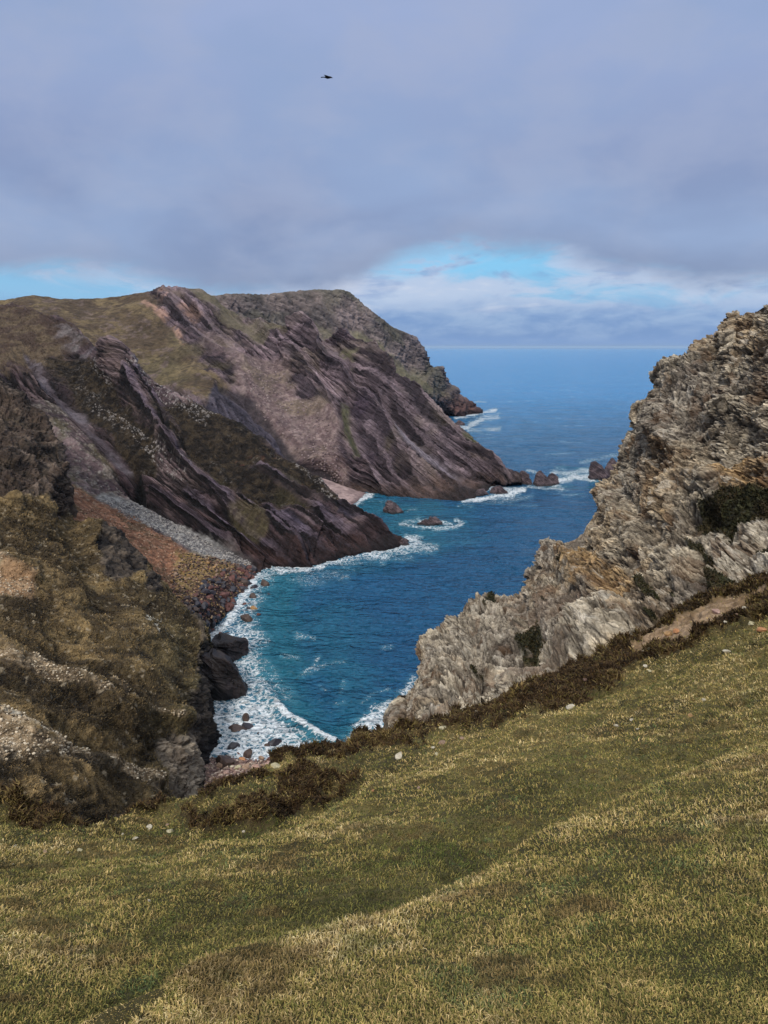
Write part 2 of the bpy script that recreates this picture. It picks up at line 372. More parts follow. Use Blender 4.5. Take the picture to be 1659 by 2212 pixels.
# ---- farthest headland
def far_headland():
    crest = [Q(0, 380, 660, 540), Q(None, 470, 638, 560), Q(None, 515, 633, 575), Q(None, 560, 635, 590), Q(None, 650, 628, 620), Q(None, 735, 626, 640), Q(None, 752, 631, 645), Q(None, 778, 653, 650),
             Q(None, 810, 677, 655), Q(None, 850, 707, 662), Q(None, 878, 718, 668), Q(None, 886, 722, 670), Q(None, 908, 750, 675), Q(None, 925, 775, 680), Q(None, 931, 791, 685), Q(None, 939, 797, 688), Q(None, 943, 791, 690), Q(None, 948, 793, 691), Q(None, 957, 806, 692), Q(None, 960, 822, 695), Q(None, 972, 840, 700), Q(None, 983, 843, 703),
             Q(None, 986, 852, 706), Q(None, 1003, 864, 712), Q(None, 1018, 872, 722), Q(None, 1026, 880, 735), W(1, 1042, 888.5, 1)]
    mid = [Q(0, 380, 780, 480), Q(.3, 600, 760, 540), Q(.55, 780, 770, 580), Q(.75, 880, 830, 610), Q(.88, 950, 862, 655), Q(.94, 985, 878, 690), W(1, 1042, 889.5, .5)]
    base = [Q(0, 380, 900, 400), Q(.3, 600, 930, 430), Q(.55, 800, 930, 470), Q(.75, 900, 930, 540), W(.86, 957, 897, 0), W(.92, 990, 898, 0), W(.97, 1015, 894, 0), W(1, 1041, 890.5, 0)]
    deep = [(p[0], p[1], p[2] - 12, -8) for p in base[4:]]
    deep = [(p[0], p[1], p[2] - 30, min(p[3] - 20, -8)) for p in base[:4]] + deep
    P = loft([back(crest, 120, -10, 10), drop(crest, 30, 18, 4), crest, mid, base, deep], [14, 14, 170, 170, 16], 620)
    P = widen(P, 150, 0, 0, 0)
    def fn(cx):
        u, v, p = cx.u, cx.v, cx.P
        st = strata(p, (.62, .1, .78), 9, 26, 5, 3, 60); st2 = strata(p, (.3, .1, .95), 4, 12, 2, 5, 30)
        grass = cx.area([(760,714),(806,724),(853,768),(920,821),(968,862),(915,846),(853,822),(800,800),(766,745)], 8, 12)
        g2 = cx.area([(640,690),(700,700),(800,780),(830,830),(760,800),(690,730)], 10, 16)
        gtop = sst(cx.n[..., 2], .62, .9) * .6
        ver = fbm(p * [1, 1, .22], 16, 4, 40)
        rock = np.clip(1 - .85 * grass - .6 * g2 - .5 * gtop, 0, 1)
        ct = .18 + .82 * sst(np.arange(u.shape[0])[:, None] - 28 + 0 * u, 0, 45); ct = np.maximum(ct, sst(u, 860, 900)); ln = bed(p, (.5, .1, .86), 3.2, 22, 48, 3, 30)
        d = ct * (rock * (3.0 * st + 2.2 * st2 + 3.2 * ver + 1.3 * (.4 - ln)) + 2.5 * fbm(p, 70, 3, 41) + .8 * fbm(p, 6, 4, 42))
        col = mix(C(94, 86, 86), C(128, 114, 112), sst(fbm(p, 22, 5, 43), -.5, .6))
        col = mix(col, C(82, 82, 68), sst(fbm(p, 35, 5, 44) + .25 * cx.n[..., 2], .0, .6) * .55)
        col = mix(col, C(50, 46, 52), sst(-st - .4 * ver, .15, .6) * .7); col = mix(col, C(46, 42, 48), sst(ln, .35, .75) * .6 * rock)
        gc = mix(C(100, 94, 76), C(118, 110, 88), sst(cx.n2, -.4, .6))
        col = mix(col, gc, np.maximum(grass, g2 * .7)); col = mix(col, C(82, 78, 62), gtop * .5)
        low = sst(-p[..., 2], -26, -4) * sst(u, 930, 960)
        col = mix(col, mix(C(92, 68, 66), C(112, 84, 76), sst(st2, -.3, .4)), low); col = mix(col, C(38, 32, 36), sst(-p[..., 2], -4.5, -1) * .85)
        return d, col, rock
    build_land('far_headland', P, fn, lm('far_rock', 1.2, (.4, .1, .9), var=.3, bump=.7), 1.2)

# ---- purple headland with the scree bowl
def headland():
    crest = [Q(0, -90, 645, 430), Q(.055, 0, 643, 440), Q(None, 60, 641, 444), Q(None, 150, 648, 450), Q(None, 240, 640, 455), Q(None, 290, 633, 458), Q(None, 330, 627, 460), Q(None, 390, 621, 460), Q(.34, 430, 622, 460), Q(None, 448, 633, 455), Q(None, 465, 643, 450), Q(None, 475, 658, 445), Q(None, 500, 674, 440),
             Q(None, 553, 688, 430), Q(None, 590, 694, 420), Q(None, 622, 704, 414), Q(None, 637, 694, 410), Q(None, 650, 700, 410), Q(None, 672, 718, 408), Q(None, 700, 735, 404), Q(None, 722, 726, 400), Q(.57, 742, 710, 396), Q(None, 756, 722, 395), Q(None, 780, 750, 392), Q(None, 813, 782, 388), Q(None, 836, 811, 384), Q(None, 873, 838, 380), Q(None, 913, 864, 375), Q(None, 953, 898, 369),
             Q(.80, 983, 920, 364), Q(None, 998, 927, 361), Q(None, 1012, 934, 358), Q(None, 1036, 955, 353), Q(None, 1073, 990, 346), Q(None, 1100, 1011, 341), Q(.95, 1118, 1018, 338), Q(1, 1128, 1032, 335)]
    m1 = [Q(0, -90, 720, 380), Q(.1, 60, 715, 385), Q(.22, 240, 730, 388), Q(.34, 420, 740, 390), Q(.45, 560, 800, 378), Q(.57, 720, 850, 360), Q(.7, 880, 930, 345), Q(.8, 970, 1000, 335), Q(.9, 1060, 1025, 334), Q(1, 1126, 1036, 334)]
    m2 = [Q(0, -90, 800, 340), Q(.1, 60, 800, 345), Q(.22, 240, 830, 345), Q(.34, 420, 860, 338), Q(.45, 580, 930, 330), Q(.57, 740, 980, 325), Q(.7, 870, 1030, 320), Q(.8, 960, 1050, 320), Q(.9, 1050, 1038, 333), Q(1, 1126, 1040, 333.5)]
    base = [Q(0, -90, 880, 300), Q(.1, 60, 900, 300), Q(.22, 240, 930, 290), Q(.34, 450, 960, 290), Q(.45, 600, 1020, 290), W(.53, 690, 1032, 6), W(.58, 745, 1050, 3), W(.61, 785, 1062, .5), W(.65, 830, 1073, -.3), W(.7, 900, 1081, -.5), W(.76, 960, 1084.5, -.5), W(.8, 1000, 1081, -.5), W(.84, 1030, 1070, -.5), W(.9, 1070, 1052, -.5), W(.95, 1100, 1046, -.5), W(1, 1128, 1043, -.5)]
    deep = [(p[0], p[1], p[2] - 6, -7) for p in base]
    P = loft([back(crest, 70, -10, 10), drop(crest, 18, 14, 3), crest, m1, m2, base, deep], [12, 12, 200, 190, 150, 12], 860)
    P = widen(P, 260, 0, 8, 0)
    def fn(cx):
        u, v, p = cx.u, cx.v, cx.P
        st = strata(p, (.60, .12, .79), 8, 90, 2.5, 13, 110); st2 = strata(p, (.62, .11, .77), 3.0, 45, 1.2, 15, 60)
        grass = cx.area([(-100,600),(300,600),(330,640),(367,698),(433,781),(500,864),(447,881),(350,840),(287,800),(213,790),(100,760),(-100,740)], 10, 22)
        topg = cx.area([(380,600),(430,612),(470,650),(520,680),(600,700),(560,730),(480,690),(430,650)], 6, 10) * .7
        scree = cx.area([(500,770),(553,768),(600,775),(640,850),(708,895),(738,1000),(742,1044),(710,1044),(636,980),(553,901),(510,860)], 16, 26)
        scr2 = cx.area([(430,690),(480,720),(560,760),(600,800),(520,820),(470,780),(440,740)], 14, 30) * .6
        green = np.maximum(cx.area([(693,731),(766,761),(763,794),(788,814),(780,836),(756,800),(720,765)], 6, 12), cx.line([(745,880),(752,930),(772,968)], 14)[0])
        g3 = cx.area([(993,926),(1033,948),(1022,970),(1005,955)], 4, 5)
        slab = cx.area([(813,852),(846,898),(900,935),(960,985),(1020,1048),(990,1052),(900,985),(850,940)], 6, 8)
        bslab = cx.area([(462,842),(500,862),(560,905),(625,962),(700,1030),(650,1012),(553,948),(440,893),(452,860)], 5, 7)
        darkr = cx.line([(480,850),(545,885),(600,930),(650,975),(712,1035)], 13)[0]
        d2 = cx.line([(640,820),(665,845),(700,880)], 12)[0]; d3 = cx.line([(712,900),(740,970),(750,1040)], 18)[0]; d4 = cx.area([(765,860),(810,850),(850,935),(800,990),(770,960)], 10, 16)
        d5 = cx.line([(440,735),(455,760),(462,745)], 8)[0]; d6 = cx.line([(860,830),(900,880),(950,930),(1010,990),(1040,1030)], 10)[0]
        pinkt = np.maximum(cx.line([(350,640),(385,660),(430,690)], 15)[0], cx.line([(310,650),(370,690),(400,740)], 10)[0]) * sst(cx.n2, -.3, .4)
        soft = np.clip(grass + topg + scree + scr2 + .8 * green + .6 * slab, 0, 1); rock = 1 - .92 * soft
        big = 6.0 * fbm(p * [1, 1, .6], 60, 3, 50)
        rel = 0
        for poly, w_, h_ in [([(640,696),(720,790),(800,900),(900,1000),(980,1070)], 45, 5.), ([(775,745),(810,790),(880,860),(1000,960),(1090,1030)], 28, 5.), ([(345,640),(420,720),(520,800)], 30, 3.), ([(560,690),(620,760),(680,850),(760,960),(830,1060)], 26, 3.5)]:
            dd, sd = segd(u, v, poly, False); q = np.clip(1 - dd / w_, 0, 1); rel = rel + h_ * q * np.where(sd > 0, q ** 1.2, q ** .5) 
        for poly, w_, h_ in [([(560,740),(640,880),(700,960),(735,1050)], 60, 5.), ([(690,735),(770,800),(760,900),(780,1000)], 26, 4.5), ([(830,870),(930,965),(1020,1050)], 22, 4.), ([(480,850),(600,930),(712,1035)], 20, 5.)]:
            dd, sd = segd(u, v, poly, False); rel = rel - h_ * np.exp(-(dd / w_ * 1.3) ** 2)
        ln = bed(p, (.61, .11, .78), 1.7, 40, 60, 1.3, 50, 4); ln2 = bed(p, (.60, .13, .78), 5.0, 80, 61, 2.5, 90, 3)
        ct = .3 + .7 * sst(np.arange(u.shape[0])[:, None] - 24 + 0 * u, 0, 30); ct = np.where(u > 560, np.maximum(ct, .45), ct)
        sr, slab_shade, slab_lit = slabs_(cx, [[(813,852),(880,930),(985,1062)], [(790,765),(850,820),(920,890),(1010,960),(1090,1030)], [(770,790),(850,860),(950,950),(1060,1040)], [(700,750),(790,870),(850,960),(930,1060)], [(640,702),(720,790),(770,860)], [(595,712),(660,800),(720,880)], [(560,700),(620,780)], [(850,870),(940,960),(1030,1050)], [(790,930),(850,1010),(900,1075)], [(750,900),(790,990),(830,1065)], [(350,645),(410,700),(470,760)], [(400,650),(450,700),(520,780)]], 22, 2.6, 3)
        sl = rock; d = sl * sr + big * ct + rel * ct + ct * rock * (3.0 * st + 2.2 * st2 + 1.1 * (.4 - ln) + 1.8 * (.3 - ln2) + .6 * fbm(p, 5, 4, 51, .6)) + .6 * soft * fbm(p, 7, 5, 52, .6)
        d = d * sst(v * 0 + p[..., 2], -8, 10) * np.clip(.25 + (1 - sst(u, 1040, 1125)), .25, 1)
        col = mix(C(92, 78, 84), C(146, 127, 132), sst(fbm(p, 14, 5, 53, .6) + .7 * st, -.6, .8))
        col = mix(col, C(118, 104, 92), sst(fbm(p, 20, 4, 54), .1, .6) * .6)
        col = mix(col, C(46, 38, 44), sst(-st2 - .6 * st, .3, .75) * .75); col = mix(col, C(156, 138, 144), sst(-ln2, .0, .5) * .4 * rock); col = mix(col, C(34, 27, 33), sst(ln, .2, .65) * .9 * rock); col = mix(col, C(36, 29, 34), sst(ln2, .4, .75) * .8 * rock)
        col = mix(col, C(92, 84, 62), sst(fbm(p, 26, 5, 55) - .2 * st, .3, .7) * .5)
        for m_, c_ in ((d2, (44, 38, 46)), (d3, (52, 44, 52)), (d4, (72, 60, 72)), (d6, (62, 54, 60)), (d5, (30, 27, 32))): col = mix(col, C(*c_), m_ * .75)
        gc = mix(C(82, 68, 54), C(116, 100, 74), sst(fbm(p * [1, 1, 2.], 14, 5, 56, .65), -.4, .5)); gc = mix(gc, C(94, 88, 64), sst(fbm(p, 40, 4, 57), .1, .6) * .45)
        gc = mix(gc, C(62, 52, 44), sst(fbm(p * [1, 1, 1.6], 4, 5, 59, .7), .0, .6) * .65); gc = mix(gc, C(112, 96, 92), sst(fbm(p, 7, 5, 64, .7), .25, .6) * .6)
        col = mix(col, gc, grass); col = mix(col, C(94, 88, 66), topg)
        sc_c = mix(C(104, 86, 86), C(132, 114, 110), sst(fbm(p, 2.4, 4, 58, .7), -.4, .5)); sc_c = mix(sc_c, C(126, 112, 92), sst(fbm(p, 16, 3, 60), 0, .5) * .5)
        col = mix(col, sc_c, np.maximum(scree, scr2)); col = mix(col, C(156, 138, 134), speck(cx, 1.6, .10, 61) * scree * .5); col = mix(col, C(84, 70, 74), sst(fbm(p * [1, 1, .35], 5, 4, 62, .6), .15, .7) * scree * .5)
        col = mix(col, mix(C(70, 74, 46), C(96, 96, 64), sst(cx.n2, -.3, .4)), green * .75 * sst(cx.n2 + .5 * cx.n1, -.5, .2)); col = mix(col, C(80, 84, 54), g3 * .8)
        col = mix(col, mix(C(112, 104, 114), C(130, 122, 130), sst(st2, -.4, .4)), slab * .85)
        col = mix(col, C(40, 37, 42), darkr * .8); col = mix(col, mix(C(54, 50, 60), C(84, 78, 88), sst(st2 - .6 * ln, -.5, .4)), bslab * (1 - darkr * .5)); col = mix(col, C(176, 140, 122), pinkt * .6)
        col = mix(col, C(150, 132, 138), slab_lit * rock * .35); col = mix(col, C(44, 37, 42), slab_shade * rock * .6)  # light on slab faces and shade beneath them put into the colour
        wet = sst(-p[..., 2] + 2.5 * cx.n1, -7, -2); col = mix(col, mix(C(56, 46, 44), C(84, 66, 58), sst(st2, -.3, .4)), wet * .8); col = mix(col, C(28, 25, 27), sst(-p[..., 2], -1.8, -.3) * .8)
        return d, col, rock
    build_land('headland', P, fn, lm('purple_rock', .75, (.62, .1, .77), var=.38, bump=.9), .75, smooth=False)

# ---- heather headland, scree gully and boulder beach in the middle distance
def heather_headland():
    crest = [Q(0, -100, 655, 345), Q(None, 0, 658, 342), Q(None, 60, 664, 335), Q(None, 150, 694, 318), Q(None, 190, 722, 305), Q(None, 212, 750, 298), Q(None, 226, 766, 294), Q(None, 237, 757, 291), Q(None, 246, 758, 290), Q(None, 262, 776, 289), Q(None, 292, 800, 287), Q(None, 330, 830, 285), Q(None, 362, 850, 282), Q(None, 400, 866, 279), Q(None, 450, 894, 274), Q(None, 520, 928, 268),
             Q(None, 580, 962, 263), Q(None, 650, 1008, 257), Q(None, 705, 1044, 252), Q(None, 745, 1073, 248), Q(None, 768, 1090, 246), Q(None, 800, 1112, 243), Q(None, 830, 1138, 240), Q(None, 850, 1154, 238), Q(None, 866, 1160, 237), Q(1, 884, 1165, 235.5)]
    m1 = [Q(0, -100, 720, 310), Q(.12, 60, 735, 300), Q(.25, 180, 830, 280), Q(.38, 290, 900, 262), Q(.55, 430, 960, 250), Q(.7, 560, 1020, 240), Q(.82, 670, 1080, 238), Q(.93, 800, 1145, 236), Q(1, 883, 1167, 235)]
    m2 = [Q(0, -100, 780, 280), Q(.12, 60, 800, 270), Q(.25, 170, 900, 255), Q(.38, 300, 990, 240), Q(.5, 400, 1050, 231), Q(.62, 500, 1110, 222), Q(.75, 610, 1150, 219), Q(.87, 740, 1170, 226), Q(1, 881, 1169, 234.5)]
    base = [Q(0, -100, 850, 250), Q(.12, 40, 870, 248), Q(.25, 160, 980, 238), Q(.38, 290, 1082, 224), Q(.5, 400, 1150, 215), Q(.58, 480, 1195, 208), W(.66, 552, 1224, .5), W(.7, 590, 1227, -.2), W(.77, 665, 1226, -.2), W(.85, 742, 1204, -.2), W(.93, 830, 1188, -.2), W(1, 885, 1171, -.2)]
    fl = [Q(0, -100, 900, 225), Q(.12, 30, 930, 225), Q(.25, 150, 1040, 215), Q(.38, 250, 1120, 200), Q(.5, 350, 1200, 182), Q(.58, 430, 1250, 174), W(.64, 520, 1290, .2), W(.7, 590, 1260, -4), W(.77, 665, 1250, -5), W(.85, 742, 1230, -5), W(1, 885, 1190, -6)]
    up = [Q(0, -100, 920, 190), Q(.12, 20, 950, 192), Q(.25, 150, 1125, 158), Q(.38, 250, 1215, 148), Q(.5, 330, 1285, 143), Q(.58, 400, 1340, 137), W(.64, 462, 1368, -.3), W(.7, 560, 1340, -5), W(.77, 665, 1290, -6), W(.85, 742, 1260, -6), W(1, 885, 1220, -7)]
    P = loft([back(crest, 34, -14, 8), drop(crest, 9, 12, 2), crest, m1, m2, base, fl, up, drop(up, -6, 8)], [10, 10, 170, 170, 160, 150, 150, 8], 860)
    P = widen(P, 200, 0, 14, 0)
    def fn(cx):
        u, v, p = cx.u, cx.v, cx.P
        R_, C_ = u.shape; row = np.arange(R_)[:, None] + np.zeros((1, C_))
        st = strata(p, (.57, .15, .81), 4.6, 60, 2.5, 23, 50); st2 = strata(p, (.59, .13, .79), 1.8, 32, 1.0, 25, 30)
        floor_ = sst(row, 505, 545)            # the gully floor and beach, below the headland proper
        heath = cx.area([(60,740),(130,760),(190,775),(225,800),(262,885),(350,875),(430,868),(470,888),(560,945),(660,1010),(750,1076),(775,1100),(740,1098),(660,1100),(560,1090),(480,1066),(420,1040),(372,1000),(345,985),(330,1030),(280,1012),(187,880),(110,790)], 9, 14)
        brown = cx.area([(-150,600),(60,660),(150,690),(190,735),(100,760),(80,800),(-150,790)], 12, 16)
        vio = cx.area([(42,742),(75,760),(117,814),(187,891),(233,948),(278,1008),(258,1012),(200,952),(136,881),(93,821),(60,775)], 6, 7)
        vio2 = cx.area([(103,688),(150,700),(200,726),(219,768),(190,772),(140,742)], 8, 14)
        pale = cx.area([(50,850),(100,868),(143,891),(193,941),(253,1031),(300,1081),(383,1134),(300,1135),(217,1090),(150,1060),(138,991),(105,925)], 7, 10)
        chute = cx.area([(217,1062),(277,1078),(340,1108),(400,1138),(450,1168),(500,1192),(545,1215),(530,1232),(417,1192),(367,1158),(283,1120),(200,1080)], 6, 8)
        orange = cx.area([(145,1040),(217,1082),(283,1120),(367,1158),(405,1188),(405,1230),(388,1278),(420,1345),(367,1300),(300,1260),(150,1180)], 6, 10)
        ybr = cx.area([(383,1190),(440,1205),(512,1222),(500,1262),(440,1290),(385,1300),(380,1250)], 9, 14)
        olive = cx.area([(488,1100),(569,1105),(577,1158),(552,1170),(518,1150)], 5, 8)
        slabs = np.maximum(cx.area([(572,1094),(610,1110),(695,1190),(650,1174),(575,1118)], 4, 5), cx.area([(722,1098),(760,1105),(855,1168),(822,1168),(722,1118)], 4, 5))
        ribs = np.maximum.reduce([cx.line([(235,765),(270,830),(300,880),(350,940)], 22, .5)[0], cx.line([(345,960),(400,1010),(470,1070),(540,1110)], 16, .5)[0], cx.line([(560,1010),(620,1055),(720,1110)], 9, .5)[0]])
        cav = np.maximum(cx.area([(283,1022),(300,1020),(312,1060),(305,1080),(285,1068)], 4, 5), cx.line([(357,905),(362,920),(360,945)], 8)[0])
        whites = np.maximum.reduce([cx.line([(205,880),(250,905),(300,950),(360,1000),(395,1012)], 20, .5)[0], cx.line([(205,785),(240,825)], 16, .5)[0], cx.line([(285,800),(330,830),(390,860),(450,895)], 22, .5)[0], cx.line([(340,850),(400,890),(440,920)], 15, .5)[0], cx.line([(640,1000),(700,1045),(745,1085)], 12, .6)[0] * .8, .25 * heath])
        red = np.maximum(cx.area([(500,978),(590,975),(590,1012),(530,1012)], 8, 16), cx.area([(630,1035),(700,1060),(690,1072),(640,1056)], 8, 12)) * .7 * sst(cx.n2, -.1, .5)
        lowr = cx.area([(305,1045),(360,1060),(480,1100),(560,1160),(640,1190),(780,1150),(900,1160),(830,1200),(665,1240),(560,1232),(470,1180),(380,1130)], 8, 10)
        veg = np.clip(heath + brown + .9 * olive, 0, 1) * (1 - .8 * ribs)
        loose = np.clip(vio + vio2 + pale + chute + floor_, 0, 1)
        rock = np.clip(1 - .75 * veg - .8 * loose, 0, 1); rock = np.maximum(rock, ribs * .9)
        rel = 0
        for poly, w_, h_ in [([(237,765),(280,850),(330,920),(365,965)], 30, 4.5), ([(345,960),(470,1070),(560,1130),(640,1200)], 26, 4.0), ([(560,1010),(640,1060),(760,1140),(830,1180)], 26, 2.8), ([(300,1040),(400,1110),(500,1180)], 24, 3.5), ([(620,1110),(700,1170)], 20, 2.2)]:
            dd, sd = segd(u, v, poly, False); q = np.clip(1 - dd / w_, 0, 1); rel = rel + h_ * np.where(sd > 0, q ** 1.3, q ** .45)
        for poly, w_, h_ in [([(60,770),(150,860),(270,1000),(300,1060)], 34, 4.5), ([(290,1030),(300,1070)], 14, 5.), ([(352,900),(360,945)], 11, 4.), ([(480,1110),(560,1170),(600,1200)], 18, 2.5), ([(700,1120),(760,1170)], 14, 1.8)]:
            dd, sd = segd(u, v, poly, False); rel = rel - h_ * np.exp(-(dd / w_ * 1.3) ** 2)
        rel = rel * (1 - floor_) * np.clip((row - 4) / 16., 0, 1); cr = .4 + .6 * sst(row, 22, 60); st = st * cr; st2 = st2 * cr
        ln = bed(p, (.58, .14, .79), .9, 26, 85, 1.2, 30, 4); ln2 = bed(p, (.57, .15, .8), 2.8, 60, 86, 2, 50, 3)
        sr, slab_shade, slab_lit = slabs_(cx, [[(330,1062),(420,1130),(500,1190),(560,1226)], [(400,1060),(480,1130),(590,1222)], [(455,1070),(540,1150),(630,1222)], [(500,1060),(572,1130),(665,1218)], [(572,1094),(640,1150),(715,1202)], [(620,1096),(700,1160),(760,1196)], [(668,1098),(750,1160),(800,1186)], [(722,1098),(800,1150),(850,1180)], [(268,822),(300,875),(345,945)], [(350,965),(430,1040),(500,1100)], [(545,1010),(640,1060),(720,1105)], [(285,815),(325,860),(380,930)]], 17, 1.9, 4)
        d = rock * sr + 2.2 * fbm(p, 30, 3, 70) * (1 - .6 * floor_) + rel + rock * (2.7 * st + 1.5 * st2 + .9 * (.4 - ln) + 1.9 * (.3 - ln2)) + .6 * fbm(p, 2.4, 5, 71, .7) * (.4 + veg) + .35 * floor_ * fbm(p, 1.6, 3, 72)
        fade = np.clip(.55 + p[..., 2] / 8, .55, 1); d = d * np.where(floor_ > .5, 1, fade); d = d * np.clip(.25 + (900 - u) / 90, .25, 1)
        col = mix(C(70, 56, 60), C(126, 108, 108), sst(fbm(p, 9, 5, 73, .6) + .7 * st, -.5, .8))
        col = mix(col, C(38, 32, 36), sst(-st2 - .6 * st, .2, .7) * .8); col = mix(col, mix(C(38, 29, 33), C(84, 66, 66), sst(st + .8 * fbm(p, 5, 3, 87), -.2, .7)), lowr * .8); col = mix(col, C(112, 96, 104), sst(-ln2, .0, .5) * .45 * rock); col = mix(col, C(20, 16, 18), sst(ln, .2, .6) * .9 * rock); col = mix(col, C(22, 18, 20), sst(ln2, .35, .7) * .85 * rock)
        col = mix(col, C(122, 104, 98), ribs * .5 * sst(cx.n2 - .6 * ln, -.6, .4))
        dkc = mix(C(30, 24, 20), C(62, 52, 40), sst(fbm(p, 2.2, 5, 75, .7), -.3, .5)); dkc = mix(dkc, C(66, 60, 40), sst(fbm(p, 14, 4, 76), .1, .6) * .5 * sst(u, 300, 420))
        col = mix(col, dkc, heath * (1 - .75 * ribs)); col = mix(col, mix(C(74, 60, 52), C(96, 82, 66), sst(cx.n2, -.4, .5)), brown * (1 - .5 * ribs))
        col = mix(col, C(104, 60, 50), red * sst(fbm(p, 2.4, 3, 77), -.1, .4))
        col = mix(col, mix(C(72, 64, 70), C(102, 94, 100), sst(cx.n2 + cx.n1, -.5, .5)), np.maximum(vio * (.75 + .25 * sst(cx.n2, -.3, .2)), vio2 * .6 * sst(cx.n2, -.4, .3))); col = mix(col, C(124, 118, 116), vio2 * sst(cx.n2, .2, .6) * .5)
        pc = mix(C(66, 58, 52), C(120, 110, 102), sst(fbm(p, 2.0, 5, 78, .75) - .4 * bed(p, (.6, .1, .78), 1.2, 9, 89), -.6, .5)); pc = mix(pc, C(92, 84, 60), sst(fbm(p, 12, 4, 79), .15, .6) * .6)
        col = mix(col, pc, pale * sst(cx.n2 + .8 * cx.n1 + .3, -.5, .3)); col = mix(col, mix(C(120, 118, 118), C(148, 146, 144), sst(cx.n2, -.4, .5)), chute)
        oc = mix(C(108, 74, 56), C(152, 110, 86), sst(fbm(p, 3, 5, 80, .7), -.5, .6)); oc = mix(oc, C(88, 72, 52), sst(fbm(p, 6, 5, 81, .7), -.05, .35) * .75); oc = mix(oc, C(176, 150, 126), sst(fbm(p, 1.3, 3, 181, .7), .4, .7) * .5)
        col = mix(col, oc, orange * sst(row, 430, 470)); col = mix(col, mix(C(122, 100, 62), C(150, 126, 84), sst(cx.n2, -.4, .5)), ybr * sst(row, 430, 470))
        beach = sst(u, 395, 430) * sst(v + .35 * u, 1385, 1425) * floor_
        col = mix(col, mix(C(50, 38, 38), C(88, 66, 60), sst(cx.n2, -.4, .5)), beach)
        col = mix(col, mix(C(62, 54, 38), C(92, 84, 58), sst(cx.n2, -.4, .5)), olive * .7 * sst(cx.n2 + cx.n1 - .3 * ln, -.5, .1)); col = mix(col, mix(C(66, 60, 74), C(112, 100, 112), sst(st2 - .5 * ln, -.5, .4)), slabs * .7)
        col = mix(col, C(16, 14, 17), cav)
        w_ = .65 * np.maximum(speck(cx, .9, .2, 82), speck(cx, .55, .22, 88)) * sst(whites * (1 + cx.n2), .25, .7) * (1 - floor_); col = mix(col, C(176, 168, 164), w_ * .85); d = d + .35 * w_
        ps = speck(cx, 1.0, .3, 84) * np.maximum(pale, chute); col = mix(col, C(160, 154, 146), ps * .35); d = d + .25 * ps
        col = mix(col, C(124, 110, 124), slab_lit * rock * .45 * (1 - floor_)); col = mix(col, C(17, 14, 17), slab_shade * rock * .9 * (1 - floor_))  # under-slab shade and lit violet faces painted into the rock colour
        wet = sst(-p[..., 2] + 1.5 * cx.n1, -5.5, -1.5) * (1 - floor_); col = mix(col, mix(C(40, 30, 32), C(76, 56, 54), sst(st2, -.3, .4)), wet * .85); col = mix(col, C(24, 21, 23), sst(-p[..., 2], -1.2, -.3) * .7 * (1 - floor_))
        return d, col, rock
    build_land('heather_headland', P, fn, lm('bedded_rock', .5, (.58, .14, .8), var=.4, bump=.9), .5, smooth=False)

